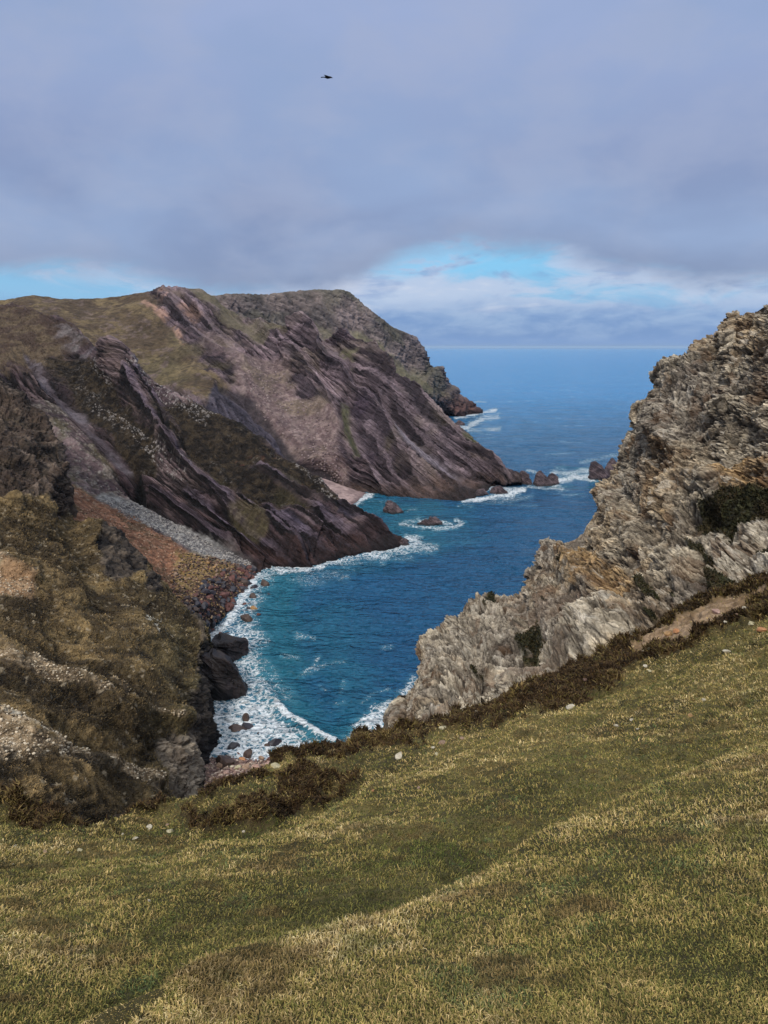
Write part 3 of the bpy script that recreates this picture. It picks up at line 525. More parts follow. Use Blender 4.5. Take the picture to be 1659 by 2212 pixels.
# ---- brown slope on the left, dropping as a cliff to the cove
def brown_slope():
    crest = [Q(0, -120, 740, 190), Q(None, 0, 836, 185), Q(None, 40, 858, 182), Q(None, 68, 878, 180), Q(None, 94, 906, 176), Q(None, 114, 940, 171), Q(None, 128, 978, 166), Q(None, 146, 1005, 161), Q(None, 150, 1050, 158), Q(None, 156, 1110, 153), Q(None, 185, 1125, 151), Q(None, 218, 1146, 149),
             Q(None, 245, 1176, 147), Q(None, 270, 1200, 145), Q(None, 300, 1232, 143), Q(None, 330, 1264, 141), Q(None, 365, 1296, 139), Q(None, 400, 1322, 137), Q(.82, 428, 1340, 135), Q(.87, 449, 1368, 131), W(.94, 462, 1425, .5), W(1, 485, 1440, -4)]
    m0 = [Q(0, -120, 900, 160), Q(.2, 0, 960, 152), Q(.45, 120, 1150, 136), Q(.65, 280, 1270, 131), Q(.82, 415, 1370, 128), Q(.87, 440, 1400, 126), W(.94, 456, 1480, .3), W(1, 480, 1490, -4)]
    m1 = [Q(0, -120, 1130, 128), Q(.2, -10, 1170, 122), Q(.45, 120, 1240, 118), Q(.65, 290, 1330, 119), Q(.82, 405, 1410, 120), Q(.87, 430, 1435, 120), W(.94, 452, 1535, .3), W(1, 478, 1545, -4)]
    m2 = [Q(0, -120, 1350, 90), Q(.2, 0, 1375, 88), Q(.45, 130, 1420, 90), Q(.65, 270, 1475, 94), Q(.82, 375, 1525, 97), Q(.875, 402, 1560, 97), W(.945, 453, 1600, .5), W(1, 476, 1606, -4)]
    m3 = [Q(0, -120, 1560, 63), Q(.2, 0, 1585, 62), Q(.45, 120, 1620, 67), Q(.65, 240, 1650, 74), Q(.82, 345, 1672, 83), Q(.88, 400, 1700, 85), W(.945, 458, 1680, .8), W(1, 480, 1690, -3)]
    m4 = [Q(0, -120, 1700, 48), Q(.2, 0, 1705, 49), Q(.45, 120, 1725, 54), Q(.65, 230, 1735, 62), Q(.82, 340, 1730, 72), Q(.88, 395, 1742, 76), Q(.95, 440, 1745, 80), Q(1, 475, 1730, 86)]
    m5 = [Q(0, -120, 1840, 38), Q(.2, 0, 1850, 40), Q(.45, 120, 1870, 46), Q(.65, 230, 1850, 53), Q(.82, 340, 1830, 60), Q(.9, 420, 1800, 66), Q(1, 480, 1780, 76)]
    s = np.concatenate([np.linspace(0, .82, 560, endpoint=False), np.linspace(.82, 1, 230)])
    P = loft([back(crest, 16, -5, -6), drop(crest, 4, 9), crest, m0, m1, m2, m3, m4, m5], [10, 14, 170, 120, 190, 190, 120, 50], 0, s=s)
    P = widen(P, 110, 0, 16, 0); s = np.concatenate([np.zeros(26), s])
    def fn(cx):
        u, v, p = cx.u, cx.v, cx.P
        R_, C_ = u.shape; S = s[None] + np.zeros((R_, 1))
        st = strata(p, (.45, .2, .87), 1.9, 7, 1.6, 33, 12)
        cliff = sst(S, .862, .885); wall = sst(p[..., 2] - (48 - .0 * u), -1, 1) * 0
        dark_wall = cx.area([(-150,640),(0,740),(90,830),(130,885),(165,965),(185,1035),(180,1112),(156,1116),(100,1090),(60,1075),(-150,1060)], 10, 22)
        outc = np.maximum.reduce([cx.area([(215,1140),(245,1170),(262,1195),(290,1215),(296,1250),(250,1255),(228,1240),(210,1190)], 5, 10), cx.area([(300,1255),(330,1262),(332,1290),(310,1285)], 4, 8), cx.area([(345,1600),(380,1580),(430,1600),(470,1700),(430,1730),(370,1700),(345,1660)], 6, 10), cx.line([(395,1300),(430,1345),(442,1400),(430,1450)], 9, .5)[0] * .8])
        pale = np.maximum.reduce([cx.area([(-100,1360),(0,1395),(50,1430),(120,1432),(165,1460),(230,1515),(200,1510),(100,1470),(0,1440),(-100,1400)], 7, 14) * .8, cx.area([(-100,1530),(0,1568),(40,1590),(90,1625),(200,1650),(330,1690),(330,1705),(200,1680),(0,1640),(-100,1620)], 7, 10), cx.area([(0,1210),(30,1240),(70,1250),(78,1275),(0,1280),(-60,1240)], 7, 14) * .9, cx.line([(310,1710),(350,1715)], 6)[0], cx.line([(250,1455),(300,1520),(380,1560)], 7, .8)[0] * .45])
        white = np.maximum(cx.line([(315,1340),(332,1345),(336,1370)], 6, .7)[0], cx.line([(0,1568),(60,1610)], 12, .5)[0])
        dark = np.maximum.reduce([cx.area([(-100,1080),(40,1090),(150,1120),(225,1150),(215,1240),(150,1260),(60,1240),(0,1170),(-100,1160)], 14, 30) * .7, cx.area([(-100,1280),(60,1290),(110,1330),(60,1390),(-100,1350)], 10, 26) * .7,
                                  cx.area([(80,1395),(160,1405),(260,1430),(330,1480),(420,1520),(400,1545),(300,1520),(200,1470),(120,1430)], 9, 18) * .75, cx.area([(-100,1430),(60,1460),(200,1510),(330,1560),(400,1600),(340,1640),(200,1600),(60,1560),(-100,1500)], 12, 26) * .75, cx.line([(0,1640),(100,1655),(220,1665),(300,1700),(350,1740)], 14, .6)[0] * .8, cx.line([(-20,1710),(60,1745),(140,1775),(300,1770),(400,1740)], 20, .6)[0] * .9])
        tuss = fbm(p * [1, 1, 1.3], 1.5, 4, 92, .65, ridged=True)
        rock = np.clip(np.maximum.reduce([cliff, dark_wall * .9, outc, pale * .3]), 0, 1)
        rel = 0
        for poly, w_, h_ in [([(-50,1380),(100,1450),(240,1525),(400,1560)], 26, 1.4), ([(-50,1560),(100,1640),(330,1700)], 26, 1.3), ([(200,1140),(290,1230),(420,1370)], 30, 1.5), ([(-50,1200),(60,1260)], 26, 1.5)]:
            dd, sd = segd(u, v, poly, False); q = np.clip(1 - dd / w_, 0, 1); rel = rel + h_ * np.where(sd > 0, q ** 1.3, q ** .5)
        for poly, w_, h_ in [([(100,1400),(240,1450),(400,1520)], 22, .8), ([(-50,1450),(200,1560),(350,1620)], 26, .9), ([(150,1130),(190,1230),(250,1330)], 40, 1.6)]:
            dd, sd = segd(u, v, poly, False); rel = rel - h_ * np.exp(-(dd / w_ * 1.3) ** 2)
        ver = fbm(p * [1, 1, .25], 3.2, 4, 93, .6)
        sw = strata(p, (.62, .1, .78), 3.4, 12, 3, 37, 20); lw = bed(p, (.66, .1, .74), .7, 7, 38, 1.5, 12, 5); lc = bed(p, (.45, .2, .87), .5, 4, 39, 1, 8, 5)
        tl = bed(p, (.40, .25, .88), .9, 7, 191, 1.6, 14, 4); tl2 = bed(p, (.38, .25, .89), 2.6, 16, 192, 2.5, 24, 3)
        d = 1.5 * fbm(p, 16, 3, 90) + (1 - rock) * (.35 * (.4 - tl) + .7 * (.3 - tl2)) + rel + dark_wall * (1.8 * sw + .7 * (.4 - lw) + 1.2 * fbm(p * [1, 1, .4], 9, 4, 36, .6)) + rock * (1.5 * st + .9 * ver + .35 * fbm(p, .9, 3, 94)) + (1 - rock) * (.28 * tuss + .5 * fbm(p, 5, 4, 91, .6)) + .35 * dark * (1 - rock) * fbm(p, .8, 3, 95, .6)
        col = mix(C(92, 76, 52), C(138, 116, 80), sst(fbm(p, 7, 5, 96, .6), -.5, .6)); col = mix(col, C(164, 138, 96), sst(tuss + .5 * fbm(p, 9, 3, 97), .55, 1.1) * .7)
        col = mix(col, C(92, 86, 60), sst(u, 230, 420) * .55); col = mix(col, C(48, 39, 27), sst(tl, .25, .65) * .75); col = mix(col, C(38, 31, 23), sst(tl2, .4, .75) * .7); col = mix(col, C(168, 144, 106), sst(-tl2, .15, .6) * .3); col = mix(col, C(58, 50, 32), sst(fbm(p, 3.0, 5, 98, .65), .1, .6) * .55)
        hc = mix(C(34, 28, 22), C(60, 50, 34), sst(fbm(p, 1.1, 4, 99, .65), -.3, .5)); col = mix(col, hc, dark * .9)
        pc = mix(C(150, 128, 100), C(200, 178, 148), sst(fbm(p, 1.2, 4, 100, .7), -.4, .5)); pc = mix(pc, C(74, 60, 44), sst(fbm(p, 1.6, 5, 101, .65), -.05, .3) * .8); col = mix(col, pc, pale * sst(cx.n2 + .6 * cx.n1, -.7, .0))
        orr = cx.area([(0,1225),(40,1240),(75,1258),(70,1280),(0,1275)], 6, 10); col = mix(col, C(170, 134, 100), orr * .7)
        rc = mix(C(52, 46, 42), C(100, 88, 76), sst(fbm(p, 1.8, 5, 102, .65) + .5 * st, -.5, .8)); rc = mix(rc, C(28, 26, 28), sst(-st - .5 * ver, .1, .6) * .85)
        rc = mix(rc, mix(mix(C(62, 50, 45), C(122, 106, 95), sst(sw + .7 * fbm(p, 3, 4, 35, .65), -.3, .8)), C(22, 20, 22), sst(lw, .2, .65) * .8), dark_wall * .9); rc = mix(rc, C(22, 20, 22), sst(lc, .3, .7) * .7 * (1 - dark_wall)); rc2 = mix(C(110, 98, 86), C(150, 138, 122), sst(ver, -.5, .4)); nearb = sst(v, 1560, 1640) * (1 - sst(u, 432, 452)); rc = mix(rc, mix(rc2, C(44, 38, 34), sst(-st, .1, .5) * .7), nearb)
        rc = mix(rc, C(30, 28, 31), sst(u, 425, 452) * sst(v, 1380, 1420) * .75)
        col = mix(col, rc, rock * (1 - .8 * pale)); col = mix(col, C(196, 188, 172), white * sst(fbm(p, .8, 3, 103), -.3, .2))
        col = mix(col, C(160, 146, 124), speck(cx, .6, .1, 104) * .6 * (1 - rock)); col = mix(col, C(18, 17, 19), sst(-p[..., 2], -1.6, -.4) * .7)
        cx.pale = pale * sst(cx.n2 + cx.n1, -.5, .3); cx.dark = dark; cx.tint = col
        return d, col, rock
    build_land('brown_hillside', P, fn, lm('brown_hillside_soil', .2, (.45, .2, .87), var=.4, bump=.9), .2)

# ---- pale crag on the right
def crag():
    crest = [Q(0, 790, 1612, 44), Q(None, 812, 1590, 48), Q(None, 832, 1576, 51), Q(None, 848, 1552, 56), Q(None, 858, 1522, 60), Q(None, 864, 1506, 61), Q(None, 878, 1510, 64), Q(None, 890, 1500, 67), Q(None, 905, 1478, 70), Q(None, 912, 1440, 74), Q(None, 922, 1410, 77), Q(None, 945, 1366, 80), Q(None, 972, 1342, 82), Q(None, 998, 1312, 84), Q(None, 1045, 1292, 84), Q(None, 1065, 1286, 84), Q(None, 1090, 1294, 83), Q(None, 1128, 1282, 82), Q(None, 1142, 1268, 83), Q(None, 1146, 1222, 86),
             Q(None, 1168, 1212, 88), Q(None, 1170, 1180, 89), Q(None, 1178, 1160, 90), Q(None, 1190, 1166, 89), Q(None, 1205, 1160, 88), Q(None, 1233, 1156, 87), Q(None, 1262, 1120, 88), Q(None, 1285, 1088, 90), Q(None, 1289, 1062, 92), Q(None, 1296, 1035, 93), Q(None, 1318, 1012, 94), Q(None, 1343, 972, 94), Q(None, 1350, 948, 94), Q(None, 1366, 930, 93), Q(None, 1392, 912, 91), Q(None, 1390, 888, 91), Q(None, 1402, 874, 90), Q(None, 1428, 868, 88), Q(None, 1430, 848, 87), Q(None, 1425, 825, 86), Q(None, 1428, 806, 86),
             Q(None, 1445, 786, 85), Q(None, 1468, 772, 84), Q(None, 1500, 764, 82), Q(None, 1530, 740, 81), Q(None, 1556, 730, 80), Q(None, 1566, 706, 80), Q(None, 1578, 682, 79), Q(None, 1584, 669, 79), Q(None, 1600, 680, 78), Q(None, 1622, 668, 76), Q(None, 1645, 660, 74), Q(None, 1664, 648, 72), Q(1, 1860, 580, 62)]
    def between(f, sh):   # rails between crest and foot, bulging
        return None
    foot = [Q(0, 780, 1650, 33), Q(.1, 860, 1622, 34), Q(.2, 940, 1590, 35), Q(.3, 1040, 1565, 36), Q(.4, 1110, 1535, 37), Q(.5, 1230, 1485, 38), Q(.62, 1345, 1420, 39), Q(.72, 1450, 1358, 40), Q(.84, 1560, 1310, 39), Q(.92, 1659, 1285, 37), Q(1, 1860, 1230, 36)]
    ss = np.linspace(0, 1, 60); A = rail(crest, ss); B = rail(foot, ss)
    def blend(f, g):
        P_ = A * (1 - f) + B * f; P_[:, 2] += g * (4 * f * (1 - f)) * np.interp(ss, [0, .12, .3, 1], [.0, .5, 1, 1]); return [(s_, *q) for s_, q in zip(ss, P_)]
    s = np.concatenate([np.linspace(0, .86, 920, endpoint=False), np.linspace(.86, 1, 60)])
    P = loft([back(crest, 26, -6, 16), drop(crest, 9, 16, 6), drop(crest, 2.2, 2.5, 1.2), crest, blend(.3, -1), blend(.62, -3.5), foot], [14, 20, 16, 300, 300, 280], 0, s=s)
    P = widen(P, 0, 90, 0, 22)
    def fn(cx):
        u, v, p = cx.u, cx.v, cx.P
        h0 = sst(-v, -1190, -1060); st = strata(p, (.5, .25, .83), 1.15, 3.2, 1.9, 43, 9) * (1 - h0) + h0 * strata(p, (-.1, .25, .95), 1.2, 3.0, 2.6, 143, 9); st2 = strata(p, (.35, .1, .93), .42, 1.1, .9, 45, 4)
        stv = strata(p, (.95, .2, .1), .9, 5, 1.2, 47, 6)
        heath = np.maximum.reduce([cx.area([(1474,1118),(1500,1090),(1540,1078),(1589,1062),(1665,1038),(1700,1040),(1700,1110),(1640,1104),(1606,1116),(1573,1140),(1530,1138)], 5, 9), cx.area([(1111,1371),(1135,1343),(1155,1335),(1163,1355),(1167,1400),(1155,1420),(1115,1403)], 4, 8),
                                   cx.area([(1183,1423),(1215,1400),(1259,1392),(1235,1427),(1203,1439)], 4, 7), cx.area([(1470,1148),(1500,1155),(1528,1172),(1515,1182),(1480,1168)], 3, 5), cx.area([(1400,1370),(1470,1340),(1530,1290),(1600,1262),(1700,1240),(1700,1300),(1560,1320),(1400,1400)], 5, 8)])
        bush = 0
        for a, b, r in [(1380,1255,13),(1395,1275,11),(1412,1292,14),(1425,1300,9),(1408,1332,8),(1488,1275,9),(1490,1290,7),(1440,1265,7),(1060,1300,9),(1048,1310,6),(1178,1305,7),(1037,1445,8),(1020,1440,6),(1090,1452,10),(1075,1470,8),(1240,1235,9),(1640,1190,12),(1655,1196,10)]:
            bush = np.maximum(bush, 1 - sst(np.hypot(u - a, (v - b) * 1.3) + 5 * cx.n2, r * .6, r))
        soil = np.maximum.reduce([cx.area([(1495,1175),(1555,1168),(1545,1220),(1515,1290),(1470,1300),(1490,1240)], 8, 14), cx.area([(1100,1290),(1220,1270),(1290,1310),(1270,1360),(1180,1340),(1120,1330)], 14, 26) * .5, cx.area([(1060,1425),(1180,1440),(1260,1440),(1230,1480),(1100,1500)], 10, 18) * .8, cx.area([(1200,1440),(1250,1425),(1245,1470)], 6, 8)])
        palez = np.maximum.reduce([cx.area([(1555,1203),(1590,1140),(1619,1111),(1700,1100),(1700,1255),(1575,1279),(1535,1270)], 6, 10), cx.area([(1239,1463),(1262,1420),(1291,1367),(1335,1327),(1385,1375),(1330,1410),(1260,1460)], 4, 7), cx.area([(1110,1500),(1125,1465),(1150,1450),(1190,1470),(1160,1495)], 4, 6), cx.area([(900,1500),(925,1420),(950,1372),(1000,1318),(1060,1300),(1050,1400),(960,1480),(910,1560),(860,1600),(830,1590)], 10, 20) * .45])
        ochre = np.maximum.reduce([cx.area([(1211,1175),(1275,1190),(1375,1250),(1339,1300),(1255,1263),(1215,1215)], 9, 18), cx.area([(1539,1014),(1600,990),(1700,975),(1700,1045),(1573,1058)], 9, 16), cx.line([(1430,960),(1400,1030),(1420,1100)], 26, .8)[0] * .7, cx.line([(1600,700),(1640,760),(1659,830)], 22, .8)[0] * .5, .4 * sst(fbm(p, 7, 4, 118), .1, .6)])
        grey = sst(fbm(p, 9, 4, 119), -.1, .5)
        veg = np.clip(heath + bush, 0, 1); rock = np.clip(1 - veg - .6 * soil, 0, 1)
        rel = 0
        for poly, w_, h_ in [([(1480,1105),(1570,1120),(1659,1075)], 26, 2.4), ([(1140,1340),(1150,1410),(1080,1450)], 30, 2.2), ([(1500,1170),(1530,1240),(1480,1320),(1390,1390)], 30, 2.0), ([(1235,1400),(1180,1450)], 26, 2.0), ([(1310,1030),(1400,1130),(1430,1250)], 26, 1.0), ([(1000,1330),(1040,1440),(1060,1520)], 26, 1.2)]:
            dd, sd = segd(u, v, poly, False); rel = rel - h_ * np.exp(-(dd / w_ * 1.2) ** 2)
        for poly, w_, h_ in [([(1178,1165),(1260,1260),(1330,1330),(1260,1450)], 36, 2.2), ([(1390,890),(1470,1000),(1560,1050)], 40, 1.6), ([(1620,1115),(1570,1200),(1560,1280)], 34, 2.2), ([(930,1400),(960,1480),(900,1570)], 34, 1.6), ([(1290,1060),(1380,1180),(1450,1230)], 34, 1.6), ([(1430,800),(1560,880),(1650,900)], 40, 1.5)]:
            dd, sd = segd(u, v, poly, False); q = np.clip(1 - dd / w_, 0, 1); rel = rel + h_ * np.where(sd > 0, q ** 1.2, q ** .6)
        hi = sst(fbm(p, 9, 3, 33) * 60 - v, -1190, -1060); ln = bed(p, (.5, .25, .83), .28, 1.5, 48, 1.2, 5, 5) * (1 - hi) + hi * bed(p, (-.12, .3, .95), .26, 1.3, 148, 1.6, 5, 5); lm_ = bed(p, (.45, .2, .87), .9, 5, 49, 1.8, 9, 3) * (1 - hi) + hi * bed(p, (-.1, .25, .95), .8, 4, 149, 2.6, 8, 3); d1, d2, idc = cells(p + .5 * st[..., None], 1.5, 120); crack = sst(d2 - d1, 0, .22)
        low = sst(u, 1130, 1060)[...] if False else 1 - sst(u, 980, 1080)
        d = 1.6 * fbm(p, 11, 4, 110) + .7 * rel + rock * (.75 * st + .38 * st2 + .22 * (.4 - ln) + .5 * (.3 - lm_) + .22 * (idc - .5) - .22 * (1 - crack) + .5 * low * stv) + .35 * fbm(p, 1.2, 4, 111, .6) * rock + veg * (.35 + .3 * fbm(p, .6, 3, 112, .6))
        rw = np.arange(u.shape[0])[:, None] + 0 * u; d = d * np.clip((p[..., 2] + 6) / 10, .2, 1) * (.4 + .6 * sst(np.abs(rw - 50), 4, 60)) * (.3 + .7 * sst(u, 830, 1010)) - .45 * np.exp(-(np.maximum(rw - 50, 0) / 70.) ** 2) * sst(u, 900, 1100)
        col = mix(C(146, 133, 115), C(216, 201, 176), sst(fbm(p, 1.6, 5, 113, .65) + .45 * st + .25 * (idc - .5), -.6, .7))
        col = mix(col, C(134, 126, 122), grey * .4); col = mix(col, mix(C(156, 118, 70), C(204, 164, 106), sst(cx.n2, -.4, .5)), ochre * .7)
        col = mix(col, mix(C(176, 164, 144), C(208, 196, 176), sst(cx.n2, -.4, .4)), palez * .8)
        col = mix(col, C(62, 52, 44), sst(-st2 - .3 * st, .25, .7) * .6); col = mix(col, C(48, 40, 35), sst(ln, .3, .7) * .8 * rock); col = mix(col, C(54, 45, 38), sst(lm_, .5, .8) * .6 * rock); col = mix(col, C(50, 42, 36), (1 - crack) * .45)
        col = mix(col, C(104, 76, 52), sst(fbm(p, 2.2, 4, 114, .6), .2, .6) * .5); col = mix(col, C(200, 190, 174), sst(fbm(p, .9, 4, 115, .6), .35, .7) * .6)
        col = mix(col, mix(C(96, 80, 66), C(132, 110, 92), sst(cx.n2, -.4, .5)), soil * .8)
        vc = mix(C(32, 32, 20), C(60, 62, 34), sst(fbm(p, .5, 4, 116, .65), -.3, .5)); vc = mix(vc, C(70, 54, 36), sst(fbm(p, 2, 3, 117), .1, .5) * .6); col = mix(col, vc, veg * .95)
        cx.veg = veg
        return d, col, rock
    build_land('pale_crag', P, fn, lm('quartzite', .12, (.45, .2, .87), var=.4, bump=1.0, stretch=1.6), .12, smooth=False)

# ---- the grass slope underfoot
R1 = [(-250,2900,1.2),(60,2760,1.35),(190,2540,1.7),(240,2370,2.05),(272,2240,2.4),(294,2196,2.58),(325,2161,2.7),(370,2101,2.9),(425,2056,3.1),(500,2026,3.3),(590,2006,3.5),(700,1980,3.8),(829,1953,4.1),(960,1903,4.6),(1045,1878,4.9),(1130,1833,5.3),(1205,1783,5.8),(1280,1748,6.3),(1415,1688,7.1),(1530,1633,7.9),(1659,1588,8.6),(1900,1500,10)]
R2 = [(-250,1885,8),(0,1871,8.5),(50,1871,8.6),(120,1868,8.8),(200,1856,9),(350,1846,9.3),(425,1821,10),(500,1806,10.5),(650,1776,11.5),(725,1741,13),(829,1700,14.5),(945,1660,16),(1010,1620,18),(1100,1575,20),(1300,1515,22),(1400,1480,23.5),(1530,1440,23),(1659,1400,22),(1900,1330,22)]
EDGE = [(-250,1680,17),(0,1735,18),(60,1755,17.5),(130,1775,17),(210,1790,16.5),(280,1770,17.5),(340,1755,18.5),(390,1740,19),(440,1725,20),(480,1705,21),(540,1675,23),(600,1650,24.5),(660,1627,26),(720,1611,27.5),(780,1601,29),(810,1598,30),(900,1582,31),(1000,1550,33),(1080,1532,33),(1150,1493,34),(1240,1455,35),(1330,1402,36),(1400,1370,36.5),(1450,1332,37),(1530,1292,36),(1600,1268,35),(1659,1250,34),(1900,1200,34)]
HEATH = [[(-200,1690),(0,1735),(60,1752),(130,1772),(210,1786),(280,1766),(340,1750),(440,1715),(540,1668),(640,1625),(720,1603),(810,1590),(900,1572),(1000,1540),(1080,1522),(1150,1482),(1240,1445),(1330,1392),(1400,1358),(1450,1322),(1530,1280),(1600,1258),(1700,1232),(1700,1330),(1600,1355),(1500,1395),(1440,1435),(1400,1426),(1372,1437),(1345,1440),(1335,1475),(1300,1500),(1180,1530),(1100,1552),(1000,1596),(900,1636),(829,1668),(760,1712),(700,1740),(620,1762),(590,1788),(500,1796),(430,1800),(390,1770),(340,1768),(280,1788),(240,1803),(150,1818),(100,1808),(50,1785),(0,1760),(-200,1720)]]
OCHRE = [(1372,1408),(1400,1385),(1430,1368),(1470,1348),(1520,1322),(1570,1300),(1620,1284),(1700,1262),(1700,1280),(1640,1298),(1600,1325),(1560,1345),(1500,1372),(1450,1395),(1405,1408)]
def slope():
    q = lambda L_, dv=0, k=1., dy=0: [Q((u + 250) / 2150, u, v + dv, Y * k + dy) for u, v, Y in L_]
    r0 = [(0, -16, -40, 64), (.35, -5, -40, 66), (.65, 5, -40, 67), (1, 24, -40, 70)]
    r1 = [(0, -9, 0, 55.6), (.35, -3, .0, 57.9), (.5, 0, 0, 58.35), (.65, 2, 0, 58.5), (1, 9, 0, 59.5)]
    def gap(k0, k1): return [(a, b + (k0 if a < 500 else k1), c) for a, b, c in []]
    T1 = [Q((u + 250) / 2150, u, v + (64 if u < 1000 else 88), Y * 1.30 + .1) for u, v, Y in R1]
    T2 = [Q((u + 250) / 2150, u, v + (40 if u < 760 else 6), Y * (1.22 if u < 760 else 1.06)) for u, v, Y in R2]
    mid = []
    A = rail(T1, np.linspace(0, 1, 30)); B = rail(q(R2), np.linspace(0, 1, 30))
    g = A * .5 + B * .5; g[:, 2] = g[:, 2]; mid = [(s_, *r) for s_, r in zip(np.linspace(0, 1, 30), g)]
    e = q(EDGE)
    def fall(dy, dz): return [(p[0], p[1] - .0 * dy, p[2] + dy, p[3] - dz) for p in e]
    R1b = [(u, v + (34 if u < 1000 else 20), Y) for u, v, Y in R1]
    R2b = [(u, v + (10 if u < 760 else 0), Y) for u, v, Y in R2]
    rails = [r0, r1, q(R1b), T1, mid, q(R2b), T2, e, fall(1.0, .9), fall(6, 13), fall(14, 34)]
    s = np.linspace(0, 1, 900)
    P = loft(rails, [8, 240, 30, 160, 170, 20, 220, 14, 20, 14], 0, s=s)
    P = widen(P, 60, 70, 2, 26, 60)
    def fn(cx):
        u, v, p = cx.u, cx.v, cx.P
        cx.n1 = fbm(p, 3.0, 5, 11, .6); cx.n2 = fbm(p, .8, 4, 12, .6)
        hm = cx.area(HEATH[0], 7, 12)
        R_ = u.shape[0]; row = np.arange(R_)[:, None] + 0 * u
        hm = hm * sst(row, 560, 640); hm = np.maximum(hm, sst(row, 845, 852))
        gin = np.minimum(sst(fbm(p, 2.2, 4, 130, .65), -.1, .2) * sst(v, 1480, 1600) * .9 + sst(fbm(p, 1.3, 4, 129, .65), .12, .35) * .85, 1)
        gin = np.maximum(gin, sst(fbm(p, 2.2, 4, 133, .6), .0, .4) * sst(u, 1440, 1520) * sst(v, 1325, 1345) * .8)
        hm = hm * (1 - gin)
        oc = cx.area(OCHRE, 5, 16) * (row > 560) * (row < 850) * sst(cx.n1 + .6 * cx.n2, -.55, -.05); hm = hm * (1 - oc)
        dist = np.maximum(p[..., 1], 1.5)
        d = .006 * dist * fbm(p, 4, 3, 131) + (.012 + .0035 * dist) * fbm(p, .22, 3, 132) + .0045 * dist * fbm(p, .9, 3, 134) + hm * .34 * (.5 + 1.3 * fbm(p, .8, 4, 135, .6)) 
        edge_taper = 1
        big = fbm(p, 1.9, 4, 136, .55); med = fbm(p, .5, 3, 137, .6)
        col = mix(C(66, 60, 34), C(98, 88, 52), sst(big + .5 * med, -.5, .5))
        hc = mix(C(38, 28, 20), C(66, 50, 34), sst(med, -.3, .5)); col = mix(col, hc, hm)
        ocl = mix(C(122, 98, 74), C(160, 134, 108), sst(fbm(p, .7, 4, 138, .7), -.4, .4)); col = mix(col, ocl, oc * .85)
        wet = np.clip((row - 278) / 30, 0, 1) * (1 - sst(row, 330, 470)) * (1 - sst(u, 1500, 1659)); wet = np.maximum(wet, .8 * sst(row, 605, 625) * (1 - sst(row, 640, 740)) * (1 - sst(u, 500, 800))); cx.wet = wet * sst(cx.n1 + .5, -.3, .4); cx.heath = hm; cx.ochre = oc; cx.big = big; cx.row = row  # trough shade behind the folds goes into turf colour, with greener grass
        return d, col, oc * .5
    build_land('grass_slope', P, fn, lm('turf_soil', .03, (0, 0, 1), var=.35, bump=.6, stretch=1), .03)

def small_beaches():
    # shingle cove on the far side
    P = loft([[W(0, 822, 1070, -1.2), W(.5, 792, 1086, -1.2), W(1, 768, 1108, -1.2)], [W(0, 792, 1066, .1), W(.5, 776, 1077, .1), W(1, 744, 1096, .1)], [W(0, 700, 1034, 5), W(.5, 690, 1050, 5), W(1, 672, 1075, 5)], [W(0, 640, 1020, 9), W(.5, 640, 1040, 9), W(1, 640, 1060, 9)]], [40, 60, 20], 120)
    def fn(cx):
        c = mix(C(132, 112, 110), C(158, 136, 132), sst(fbm(cx.P, 6, 4, 140), -.4, .4)); c = mix(c, C(104, 86, 86), sst(-cx.P[..., 2], -.7, 0))
        return .25 * fbm(cx.P, 3, 4, 141), c, 0 * cx.u
    build_land('shingle_cove', P, fn, lm('shingle', .3, (0, 0, 1), var=.2, bump=.4), .4)
    # stony beach right below
    P = loft([[W(0, 436, 1600, -1), W(.5, 560, 1618, -1), W(1, 680, 1622, -1)], [W(0, 440, 1632, .0), W(.3, 500, 1640, .05), W(.6, 570, 1644, .05), W(1, 680, 1648, .05)], [W(0, 440, 1720, 4.5), W(.5, 540, 1720, 4.5), W(1, 660, 1720, 4.5)], [W(0, 430, 1830, 9), W(1, 660, 1800, 9)]], [60, 150, 60], 260)
    def fn2(cx):
        p = cx.P; d1, d2, idc = cells(p, .42, 150); d1b, d2b, idb = cells(p, .9, 153)
        r = sst(d2 - d1, 0, .35); c = mix(C(92, 70, 66), C(150, 126, 116), idc); c = mix(c, C(176, 156, 140), (idb > .8) * 1. * sst(d2b - d1b, .1, .3)); c = mix(c, C(52, 40, 38), (1 - r) * .7); c = mix(c, C(56, 44, 44), sst(-p[..., 2], -.8, -.1) * .7)
        return .16 * r * (.5 + idc) + .25 * (idb > .8) * sst(d2b - d1b, 0, .4), c, .3 + 0 * cx.u
    build_land('stony_beach', P, fn2, lm('beach_stones', .1, (0, 0, 1), var=.25, bump=.5), .1)
from concurrent.futures import ThreadPoolExecutor
with ThreadPoolExecutor(4) as ex:
    for f_ in [ex.submit(g_) for g_ in (crag, headland, brown_slope, heather_headland, slope, far_headland, small_beaches)]: f_.result()
flush()
